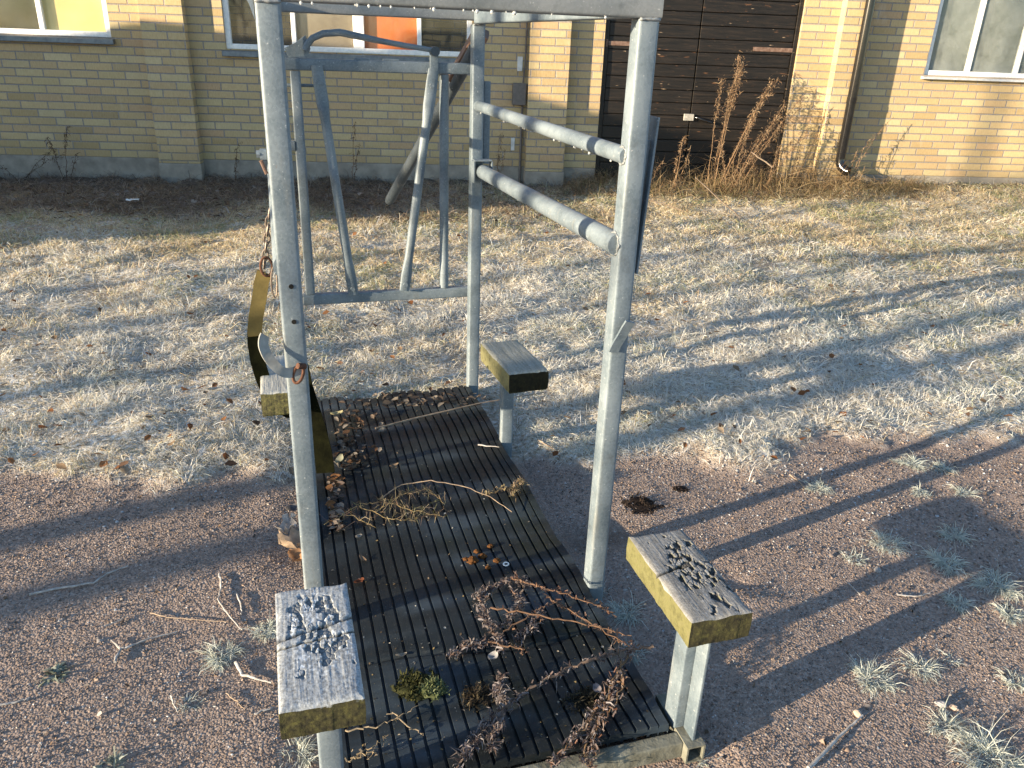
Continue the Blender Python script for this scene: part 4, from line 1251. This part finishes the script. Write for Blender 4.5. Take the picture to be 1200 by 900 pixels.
def leaf(px, py, z, L, W, rz, col, label=None, curl=.25, name='dead_leaf', lobes=0):
    n = 9; m_v = []; fs = []
    for i in range(n):
        t = i / (n - 1); w = W * math.sin(math.pi * (t * .92 + .04)) ** .7 * (1 + (.35 * math.cos(i * 2.6) if lobes else 0))
        zc = L * curl * (t - .5) ** 2 * 2
        for k in (-1, 0, 1): m_v.append(((t - .5) * L * (1 + (L > .05) * random.uniform(-.15, .15)), k * w / 2 * (1 + (L > .05) * random.uniform(-.35, .2)), zc + abs(k) * W * curl * .7 + (L > .05) * random.gauss(0, L * .07)))
    for i in range(n - 1):
        for k in range(2): fs.append((i * 3 + k, i * 3 + k + 1, i * 3 + k + 4, i * 3 + k + 3))
    c = Gm(px, py, z)
    cc = np.array(col) * rng.uniform(.8, 1.15, (len(m_v), 1))
    o = raw(name, np.array(m_v), polys=fs, mats=[M['litter']], cols=cc, smooth=180)
    o.location = tuple(c); o.rotation_euler = (random.uniform(-.2, .2), random.uniform(-.2, .2), rz)
    return tag(o, label, 'leaf', 'dead leaves on the mat')


leaf(578, 770, .085, .030, .026, .6, (.36, .36, .37), 'round frosted grey leaf on the curled dead weed')
leaf(470, 768, .068, .030, .012, .15, (.30, .27, .23), 'pale elongated leaf on bare mat in front of the long shadow')
leaf(421, 682, .066, .032, .022, .4, (.16, .055, .028), 'red-brown lobed leaf near the top of the near left block', lobes=1)
leaf(425, 655, .066, .030, .013, 2.2, (.24, .17, .12), 'light brown folded leaf on the left half of the mat')
leaf(420, 629, .066, .026, .016, .7, (.34, .32, .29), 'whitish leaf on the mat left of the clods')
leaf(700, 808, .085, .03, .02, 1.6, (.26, .24, .26), 'grey-mauve leaf behind the hanging dead weed')
leaf(462, 546, .068, .034, .02, .2, (.24, .18, .13), 'brown leaf between the two dark shadow bands on the mat')
leaf(447, 505, .07, .035, .024, .9, (.30, .27, .23), 'pale dry leaf on the far part of the mat')
leaf(342, 640, .03, .11, .08, .5, (.52, .40, .30), 'large pale crumpled leaf leaning at the near left post foot', .5, lobes=1)
leaf(338, 622, .05, .08, .06, 1.3, (.50, .45, .41), 'frosted crumpled leaf behind the pale one by the near left post', .5, lobes=1)
leaf(347, 655, .02, .06, .05, 2.2, (.42, .24, .13), 'orange-brown leaf under the crumpled leaves by the post', .4)
leaf(344, 598, .02, .045, .04, .2, (.14, .14, .15), 'grey leaf on the gravel left of the near left post', .4)
leaf(395, 486, .10, .05, .035, .0, (.40, .37, .22), 'pale yellowish chunk of bark above the strap end', .3, 'bark_piece')
leaf(398, 540, .09, .05, .03, 1.1, (.30, .31, .24), 'pale green bark piece next to the strap end', .3, 'bark_piece')


def litter(n, region, pal, size, z_of, name, label, cat, lift=.004):
    P = []
    while len(P) < n:
        px, py = region(); zz = z_of(px, py); g_ = Gm(px, py, zz)
        P.append(g_)
    parts = []
    for p in P:
        L = size * random.uniform(.5, 1.5); W = L * random.uniform(.4, .85); a = random.uniform(0, 6.28); tl = random.uniform(-.5, .5); rl = random.uniform(-.5, .5)
        d = np.array([math.cos(a) * math.cos(tl), math.sin(a) * math.cos(tl), math.sin(tl)]); s = np.array([-math.sin(a) * math.cos(rl), math.cos(a) * math.cos(rl), math.sin(rl)])
        u = np.cross(d, s)
        c = p + np.array([0, 0, lift + L * .22])
        V = np.array([c - d * L / 2, c - d * L * .12 + s * W / 2 + u * L * .1, c + d * L * .25 + s * W * .35 + u * L * .1, c + d * L / 2, c + d * L * .25 - s * W * .35 + u * L * .1, c - d * L * .12 - s * W / 2 + u * L * .1])
        cc = np.tile(np.array(random.choice(pal)) * random.uniform(.7, 1.2), (6, 1))
        parts.append((V, np.array([(0, 1, 2, 3), (0, 3, 4, 5)]), np.zeros((0, 3), int), cc))
    V, Q, T, CC = merge(parts)
    o = raw(name, V, Q, T, [M['litter']], CC)
    return tag(o, label, cat, kind='stuff')


LV = [(.20, .085, .035), (.27, .13, .06), (.15, .09, .06), (.24, .17, .11), (.32, .25, .18)]


def rg_grass():
    while True:
        px, py = random.uniform(0, 1200), random.uniform(225, 560)
        g_ = G(px, py)
        if wall_dist(g_[0], g_[1]) > .15 and grassiness(g_[0], g_[1]) > .5: return px, py


litter(420, rg_grass, LV, .034, lambda px, py: float(hz(*G(px, py)[:2])) + .012, 'fallen_leaves', 'brown and orange fallen leaves scattered over the frosty grass', 'leaf litter')


def rg_wallfoot():
    while True:
        px, py = random.uniform(0, 700), random.uniform(196, 262)
        g_ = G(px, py)
        if .1 < wall_dist(g_[0], g_[1]) < 2.2: return px, py


litter(260, rg_wallfoot, [(.13, .09, .06), (.20, .15, .11), (.09, .065, .05), (.30, .27, .24)], .05, lambda px, py: float(hz(*G(px, py)[:2])) + .012, 'fallen_leaves', 'dull brown leaves on the shaded soil along the wall foot', 'leaf litter')


def rg_mat_left():
    t = random.random()
    return random.gauss(398 + 25 * random.random(), 14), 478 + 75 * t


litter(150, rg_mat_left, [(.12, .085, .065), (.17, .13, .10), (.08, .06, .05), (.28, .25, .22), (.15, .085, .05)], .026, lambda px, py: .065, 'leaf_litter', 'heap of brown leaf litter on the far left part of the mat', 'leaf litter')
litter(110, lambda: (random.gauss(490, 45), random.uniform(464, 478)), [(.15, .12, .095), (.24, .21, .18), (.10, .075, .06)], .028, lambda px, py: .07, 'leaf_litter', 'strip of dry litter along the far edge of the mat', 'leaf litter')
litter(110, lambda: (random.uniform(385, 402), random.uniform(560, 625)), [(.16, .12, .10), (.24, .20, .17), (.12, .09, .08), (.22, .11, .05)], .026, lambda px, py: .06, 'leaf_litter', 'brown leaf litter between near left post and dry grass clump', 'leaf litter')


def rg_mat():
    while True:
        px, py = random.uniform(385, 775), random.uniform(480, 890)
        g_ = G(px, py, .06)
        if .05 < g_[0] < .76 and 1.21 < g_[1] < 3.1: return px, py


litter(420, rg_mat, [(.20, .16, .12), (.34, .31, .26), (.12, .09, .06), (.26, .20, .10), (.42, .42, .40)], .0065, lambda px, py: .060, 'plant_crumbs', 'small crumbs of dry plants strewn over the mat', 'plant crumbs', .0)


def rg_front():
    return random.gauss(690, 40), random.uniform(838, 862)


litter(60, lambda: (random.uniform(0, 330), random.uniform(560, 890)), [(.30, .27, .25), (.42, .40, .38), (.22, .15, .10), (.14, .11, .09)], .011, lambda px, py: float(hz(*G(px, py)[:2])), 'plant_crumbs', 'small pale crumbs on the gravel left of the crush', 'plant crumbs', .001)
litter(70, lambda: (random.uniform(800, 1200), random.uniform(560, 890)), [(.30, .27, .25), (.42, .40, .38), (.22, .15, .10), (.14, .11, .09)], .011, lambda px, py: float(hz(*G(px, py)[:2])), 'plant_crumbs', 'small pale crumbs on the gravel right of the crush', 'plant crumbs', .001)

# ------------------------------------------------------------------ dry weeds along the wall
def wloc(s, o=0.0, z=0.0):
    c_, s_ = math.cos(WD), math.sin(WD)
    return np.array([s * c_ + o * s_, WY + s * s_ - o * c_, z])


def weed(s, off, stems, label, name='dry_weed', group='dry weeds along the wall', pal=((.30, .20, .12), (.22, .14, .09), (.38, .28, .18)), leafy=1.0, r=.005):
    base = wloc(s, off); base[2] = float(hz(base[0], base[1])) - .01
    parts = []; mm = MB()
    for (h, lx, ly, bend, seedy) in stems:
        x0 = np.array([random.uniform(-.05, .05), random.uniform(-.04, .04), 0])
        pts = []
        for k in range(9):
            t = k / 8
            pts.append(x0 + np.array([lx * t + bend * t ** 3, ly * t, h * (t - .12 * abs(bend) * t ** 4)]) + rng.normal(0, .006, 3) * (t > 0))
        pts = np.array(pts); mm.tube(pts, list(np.linspace(r, r * .4, 9)), 5)
        n = int(150 * h * leafy)
        t = rng.random(n) ** .7 * 8; i_ = np.minimum(t.astype(int), 7); f = (t - i_)[:, None]
        top = rng.random(n) < .55 * seedy
        t = np.where(top, rng.uniform(5.2, 8, n), t); i_ = np.minimum(t.astype(int), 7); f = (t - i_)[:, None]
        P = pts[i_] * (1 - f) + pts[i_ + 1] * f
        P = P + rng.normal(0, 1, (n, 3)) * np.where(top, .018 * seedy, .008)[:, None]
        c = pick(np.array(pal), n) * rng.uniform(.7, 1.3, n)[:, None]
        parts.append(blades(P, rng.uniform(0, 6.28, n), rng.uniform(.02, .07, n), rng.uniform(-1.2, 1.0, n), rng.uniform(.004, .009, n), rng.uniform(0, 1.8, n), c, c * 1.25))
    V, Q, T, CC = merge(parts)
    sv = np.array(mm.v); polys = [tuple(a) for a in Q] + [tuple(a) for a in T] + [tuple(i2 + len(V) for i2 in f) for f in mm.f]
    sc = np.array(pal[0]) * rng.uniform(.8, 1.2, (len(sv), 1))
    o = raw(name, np.concatenate([V, sv]), polys=polys, mats=[M['litter']], cols=np.concatenate([CC, sc]))
    o.location = tuple(base)
    return tag(o, label, 'dry weed', group)


weed(4.66, .50, [(1.34, .10, .1, .06, 1.3), (1.22, .16, .1, .04, 1.2), (1.12, .06, .1, .03, 1.0), (.95, .12, .1, .05, .8), (1.3, .14, .05, .05, 1.2)], 'tallest bundle of dry seed stalks in front of the dark door')
weed(4.74, .46, [(1.15, .42, .05, .10, 1.1), (1.18, .46, .05, .12, 1.2), (1.0, .36, .02, .06, .9), (.8, .30, .0, .04, .6)], 'dry stalks leaning right beside the tallest bundle')
weed(4.80, .55, [(.75, .10, .0, .05, .6), (.62, .28, .0, .08, .5), (.55, -.12, .0, -.04, .5), (.8, .38, .0, .06, .6), (.45, .2, 0, .1, .4)], 'low tangled brown stalks at the foot of the tallest bundle', leafy=1.3, r=.004)
weed(5.25, .42, [(.55, .25, .0, .1, .6), (.48, .05, 0, .03, .5), (.62, .35, 0, .12, .5), (.4, -.15, 0, -.05, .4)], 'low brown stalks between the door and the sunny brick corner', leafy=1.3, r=.004)
weed(4.92, .40, [(.92, .48, .05, .08, 1.1), (1.0, .60, .05, .06, 1.0), (.8, .50, .0, .05, .8), (.9, .70, .0, .04, .7), (.65, .45, 0, .05, .5)], 'strongly leaning dry stalks in front of the right door edge')
weed(4.30, .50, [(.62, .03, .0, .02, 1.0), (.48, .08, .0, .03, .8), (.40, -.03, 0, .02, .5)], 'short dark seed stalks at the middle of the door')
weed(3.98, .45, [(.42, .0, .0, .0, .4), (.34, .10, .0, .05, .3)], 'pair of thin straws at the left door leaf')
weed(5.62, .32, [(.70, .25, .05, .06, .7), (.6, .1, .05, .0, .5), (.85, .12, .02, .05, .5)], 'sparse pale stalks against the sunny brick right of the door', leafy=.5, r=.0035)
weed(6.35, .22, [(.75, .25, .02, .15, .4), (.55, .12, .02, .08, .4), (.42, .02, 0, .03, .3)], 'thin weed leaning over the pipe shadow', leafy=.5, r=.0035)
weed(-.30, .18, [(.42, .05, 0, .03, .5), (.25, .0, 0, .02, .4)], 'small dead weed on the plinth right of the left pilaster', pal=((.12, .075, .05), (.09, .06, .045), (.17, .11, .07)), leafy=.7, r=.003)
weed(-2.0, .16, [(.55, .06, 0, .03, .8), (.45, -.06, 0, -.02, .6), (.30, .1, 0, .0, .4)], 'dead dark weed against the plinth under the yellow window', pal=((.10, .055, .04), (.08, .05, .04), (.14, .085, .055)), leafy=.8, r=.0035)
weed(-2.45, .25, [(.35, .3, 0, .05, .4), (.3, .4, 0, .08, .4), (.25, -.2, 0, .0, .3)], 'low dead weed at the left edge of the picture by the plinth', pal=((.10, .065, .045), (.08, .05, .04), (.14, .095, .065)), leafy=1.0, r=.003)
weed(.85, .16, [(.60, .03, 0, .02, .6), (.40, .05, 0, .02, .4)], 'thin dead weed on the plinth under the middle window', pal=((.16, .09, .06), (.10, .065, .05), (.19, .11, .07)), leafy=.5, r=.003)
weed(2.42, .16, [(.55, .02, 0, .02, .6), (.38, .05, 0, .02, .4), (.3, -.04, 0, .02, .4)], 'dead weed standing below the junction box', pal=((.20, .13, .08), (.14, .09, .06), (.24, .16, .10)), leafy=.6, r=.003)


def tangle(s0, s1, o0, o1, n, pal, L, label, up_=.45, name='dry_grass_bank', wd=.0045):
    s = rng.uniform(s0, s1, n); o = o0 + (o1 - o0) * rng.random(n) ** 1.4
    c_, s_ = math.cos(WD), math.sin(WD)
    x = s * c_ + o * s_; y = WY + s * s_ - o * c_
    z = hz(x, y)
    P = np.stack([x, y, z], -1)
    den = fbm(x * 2.3, y * 2.3, 91); k = rng.random(n) < sstep(.2, .6, den) * .8 + .2
    P = P[k]; n = len(P)
    c = pick(np.array(pal), n) * rng.uniform(.6, 1.25, n)[:, None]
    V, Q, T, CC = blades(P, rng.uniform(0, 6.28, n), rng.uniform(.4, 1.3, n) * L, np.clip(rng.normal(up_, .35, n), .03, 1.4), rng.uniform(.6, 1.3, n) * wd, rng.uniform(.2, 1.5, n), c, c * 1.15)
    o_ = raw(name, V, Q, T, [M['blades']], CC)
    return tag(o_, label, 'dry grass', kind='stuff')


tangle(3.2, 7.2, .04, .75, 9000, [(.33, .245, .145), (.25, .18, .11), (.40, .31, .19), (.19, .175, .08)], .27, 'bank of long dry brown grass along the wall below the dark door')
tangle(-4.0, 3.3, .03, 1.9, 20000, [(.20, .155, .115), (.28, .215, .155), (.13, .10, .08), (.36, .30, .24)], .15, 'dark dead grass and soil along the shaded wall foot', .35)
tangle(7.0, 10.5, .05, .6, 2600, [(.22, .16, .10), (.15, .11, .08), (.30, .23, .14)], .11, 'low dry grass along the sunny plinth at the right', .3)
tangle(3.9, 6.4, .06, .65, 1500, [(.34, .24, .13), (.27, .18, .10), (.42, .32, .19)], .42, 'sparse long dry stalks leaning over the grass bank at the door', .9, 'dry_stalk_thicket', .0045)
tangle(3.0, 4.4, .10, .7, 700, [(.28, .20, .12), (.22, .15, .09), (.36, .27, .17)], .30, 'thin dry stalks at the foot of the shaded door leaf', .7, 'dry_stalk_thicket', .004)
# long fallen stalks in front of the door
for i, (a, b, zb, lab) in enumerate([((757, 232), (815, 252), .05, 'fallen dry stalk at the foot of the near right post line by the wall'), ((815, 208), (868, 256), .25, 'slanting dry stalk in front of the tallest bundle'), ((880, 178), (905, 196), .5, 'short broken stalk caught among the leaning weeds'), ((915, 213), (960, 235), .10, 'fallen dry stalk below the sunny brick corner')]):
    A = G(a[0], a[1]); Bp = G(b[0], b[1])
    y0 = min(Bp[1], WY + Bp[0] * math.tan(WD) - .3); d_ = (np.array([a[0], a[1]]))
    def atY(px, py, Yv):
        dd = (px - 600) / F * rt - (py - 450) / F * up + fw; t = Yv / dd[1]; return np.array([dd[0] * t, Yv, CH + dd[2] * t])
    P0 = atY(a[0], a[1], y0 + .05); P1 = atY(b[0], b[1], y0 - .05)
    m = MB(); W_ = wiggle([P0, P1], 6, .004); m.tube(W_, list(np.linspace(.005, .007, len(W_))), 5)
    o = m.build('dry_stalk', M['brown_twig'], None, 60, origin=tuple(P1)); o.location = tuple(P1)
    tag(o, lab, 'dry stalk', 'fallen dry stalks')

# rubble at the wall foot
def stone(px, py, r, col1, col2, label, name='stone', sq=(1, .8, .6), cat='stone'):
    c = G(px, py); c[2] = float(hz(c[0], c[1]))
    n, m_ = 10, 7; V = []; Q = []
    sd = px * .37
    for i in range(m_):
        p = -math.pi / 2 + math.pi * i / (m_ - 1)
        for j in range(n):
            t = 2 * math.pi * j / n; k = r * (.75 + .5 * vn(math.cos(t) * 1.4 + sd + 9, math.sin(t) * 1.4 + p * 1.3 + sd, 95))
            V.append((k * math.cos(t) * math.cos(p) * sq[0], k * math.sin(t) * math.cos(p) * sq[1], k * math.sin(p) * sq[2] + r * sq[2] * .45))
    for i in range(m_ - 1):
        for j in range(n): Q.append((i * n + j, i * n + (j + 1) % n, (i + 1) * n + (j + 1) % n, (i + 1) * n + j))
    o = raw(name, np.array(V), np.array(Q), None, [simple(name + '_mat', col1, col2, 30, .9)], smooth=35)
    o.location = tuple(c); o.rotation_euler = (0, 0, sd)
    return tag(o, label, cat, 'stones at the wall foot' if cat == 'stone' else None)


stone(1000, 226, .09, (.26, .26, .27), (.42, .42, .43), 'flat grey stone slab at the foot of the downpipe', sq=(1.6, .8, .35))
stone(1030, 232, .05, (.22, .21, .20), (.36, .35, .33), 'smaller grey stone right of the slab')
stone(1062, 224, .04, (.40, .38, .34), (.55, .53, .48), 'pale stone below the window corner')
stone(1132, 226, .022, (.6, .6, .58), (.75, .75, .73), 'small white pebble by the rusty box')
stone(1005, 838 - 0, .012, (.34, .27, .22), (.48, .40, .33), 'pinkish pebble near the frosted grey stick')
stone(1102, 826, .014, (.26, .25, .26), (.38, .37, .38), 'grey pebble at the bottom right')
stone(1118, 830, .012, (.40, .30, .23), (.52, .42, .34), 'light orange pebble beside the grey one')
stone(1028, 670, .014, (.20, .19, .19), (.30, .29, .29), 'grey round pebble in the shadow stripe')
m = MB()
c = G(1172, 222); c[2] = float(hz(c[0], c[1]))
for t in ((-.075, .075, -.05, .05, .0, .006), (-.075, -.068, -.05, .05, .006, .115), (.068, .075, -.05, .05, .006, .115), (-.068, .068, .044, .05, .006, .115), (-.068, .068, -.05, -.044, .006, .09)): m.box(*t)
o = m.build('rusty_box', simple('flaking_white_rust', (.20, .08, .04), (.62, .58, .52), 16, .8), None, None, .004)
o.location = tuple(c); o.rotation_euler = (.5, .25, .5); tag(o, 'small rusty white open box lying tilted at the right wall foot', 'box')
# crumpled white paper left
pts = []; m = MB()
c = G(156, 241); c[2] = float(hz(c[0], c[1])) + .02
NX = 7
for i in range(NX):
    for j in range(NX): pts.append((i * .018 - .05, j * .012 - .03, .022 * vn(i * .9 + 3, j * .9, 97) + .01))
fs = [(i * NX + j, (i + 1) * NX + j, (i + 1) * NX + j + 1, i * NX + j + 1) for i in range(NX - 1) for j in range(NX - 1)]
m.add(pts, fs); o = m.build('paper_scrap', M['white_paint'], None, None); o.location = tuple(c)
sm = o.modifiers.new('thickness', 'SOLIDIFY'); sm.thickness = .002
tag(o, 'crumpled white paper scrap on dark soil in front of the left wall', 'litter')

# ------------------------------------------------------------------ outside the picture: what casts the long shadows
AZ = R(13.5); EL = R(10.3)
def along(y0, x): return y0 + math.tan(AZ) * x     # ground line of the sun through (0, y0)


OB = empty('outbuilding', (-9.5, 6.5, 0))
tag(OB, 'low brick outbuilding left of the picture that shades the wall foot', 'building')
prof = [(4.90, 0), (4.90, 2.95), (5.78, 2.98), (5.78, 3.88), (6.08, 3.24), (7.6, 2.82), (8.0, 2.47), (8.6, 2.40), (8.6, 0)]
m = MB(); m.loft([[(x + 9.5, y - 6.5, z) for y, z in prof] for x in (-8.0, -11.0)])
m.build('wall', M['brick'], OB, None)


def bare_tree(x, y, h, r, label, seed, lean=0.0, branchy=7):
    rs = np.random.default_rng(seed)
    t = empty('bare_tree', (x, y, 0)); tag(t, label, 'tree', 'bare trees left of the picture')
    m = MB(); pts = [np.array([lean * k / 8 * .6 + rs.normal(0, .02), rs.normal(0, .02), h * k / 8]) for k in range(9)]
    m.tube(pts, list(np.linspace(r, r * .35, 9)), 10); m.build('trunk', M['bark'], t)
    m = MB()
    for b in range(branchy):
        k = rs.uniform(2.6, 7.6); i_ = int(k); p = pts[i_] * (1 - k + i_) + pts[i_ + 1] * (k - i_)
        a = rs.uniform(0, 6.28); L = rs.uniform(.9, 2.2) * h / 7; q_ = [p]
        for s in range(5): q_.append(q_[-1] + np.array([math.cos(a) * L / 5, math.sin(a) * L / 5, L / 5 * (.5 + .15 * s)]) + rs.normal(0, .05, 3))
        m.tube(q_, list(np.linspace(r * .35, r * .07, 6)), 6)
        for s in range(5):
            p2 = q_[rs.integers(1, 6)]; a2 = a + rs.uniform(-1.3, 1.3); L2 = L * rs.uniform(.3, .6)
            m.tube([p2, p2 + np.array([math.cos(a2) * L2 * .5, math.sin(a2) * L2 * .5, L2 * .4]), p2 + np.array([math.cos(a2) * L2, math.sin(a2) * L2, L2 * .9])], [r * .09, r * .06, r * .02], 5)
    m.build('crown', M['bark'], t)


bare_tree(-8.0, along(2.66, -8.0), 6.5, .085, 'slim bare tree nearest the crush, left of the picture', 1)
bare_tree(-10.5, along(2.27, -10.5), 7.0, .10, 'second bare tree in the row left of the picture', 2)
for i_, (tx, ty0, tr, lab) in enumerate(((-11.0, 3.22, .035, 'thin birch-like bare tree second from the crush in the back row'), (-13.5, 3.5, .04, 'thin bare tree leaning over the lawn left of the picture'), (-12.5, 4.15, .03, 'thinnest bare sapling left of the picture'), (-14.0, 5.05, .04, 'bare sapling between the outbuilding and the row'))):
    bare_tree(tx, along(ty0, tx), 6.5, tr, lab, 40 + i_, .1, 8)
bare_tree(-13.0, along(3.85, -13.0), 8.0, .07, 'tall thin bare tree behind the row', 4)
bare_tree(-12.0, along(5.55, -12.0), 8.0, .06, 'thin bare tree right in front of the outbuilding', 6)
bare_tree(-15.0, along(4.7, -15.0), 8.0, .07, 'bare tree close to the outbuilding', 5)

for i, (x, y, h) in enumerate(((-4.2, -6.0, 3.2), (-5.6, -5.2, 3.6), (-7.0, -6.4, 4.0), (-2.8, -7.0, 3.4))):
    bare_tree(x, y, h, .05, ['bare shrub behind the photographer, farthest right', 'bare shrub behind the photographer, nearest the building', 'tallest bare shrub behind the photographer', 'bare shrub farthest behind the photographer'][(0, 1, 2, 3)[i]], 20 + i, 0, 22)

# ------------------------------------------------------------------ light
w = bpy.data.worlds.new('World'); scene.world = w; w.use_nodes = True
wt = w.node_tree; bg = wt.nodes['Background']
sky = wt.nodes.new('ShaderNodeTexSky'); sky.sky_type = 'NISHITA'; sky.sun_disc = False
sky.sun_elevation = EL; sky.sun_rotation = R(256.5); sky.altitude = 50; sky.air_density = 1.0; sky.dust_density = .4; sky.ozone_density = 2.2
wt.links.new(sky.outputs[0], bg.inputs[0]); bg.inputs[1].default_value = .118
sl = bpy.data.lights.new('sun', 'SUN'); sl.energy = 5.0; sl.angle = R(.53); sl.color = (1.0, .805, .55)
so = bpy.data.objects.new('sun', sl); C.objects.link(so)
sd_ = Vector((math.cos(AZ) * math.cos(EL), math.sin(AZ) * math.cos(EL), -math.sin(EL)))
so.rotation_euler = sd_.to_track_quat('-Z', 'Y').to_euler(); so.location = (-10, -3, 4)
vs = scene.view_settings
vs.view_transform = 'Standard'; vs.look = 'None'; vs.exposure = 1.72; vs.gamma = 1; vs.use_curve_mapping = False
scene.cycles.use_denoising = True
scene.cycles.max_bounces = 6; scene.cycles.transparent_max_bounces = 8
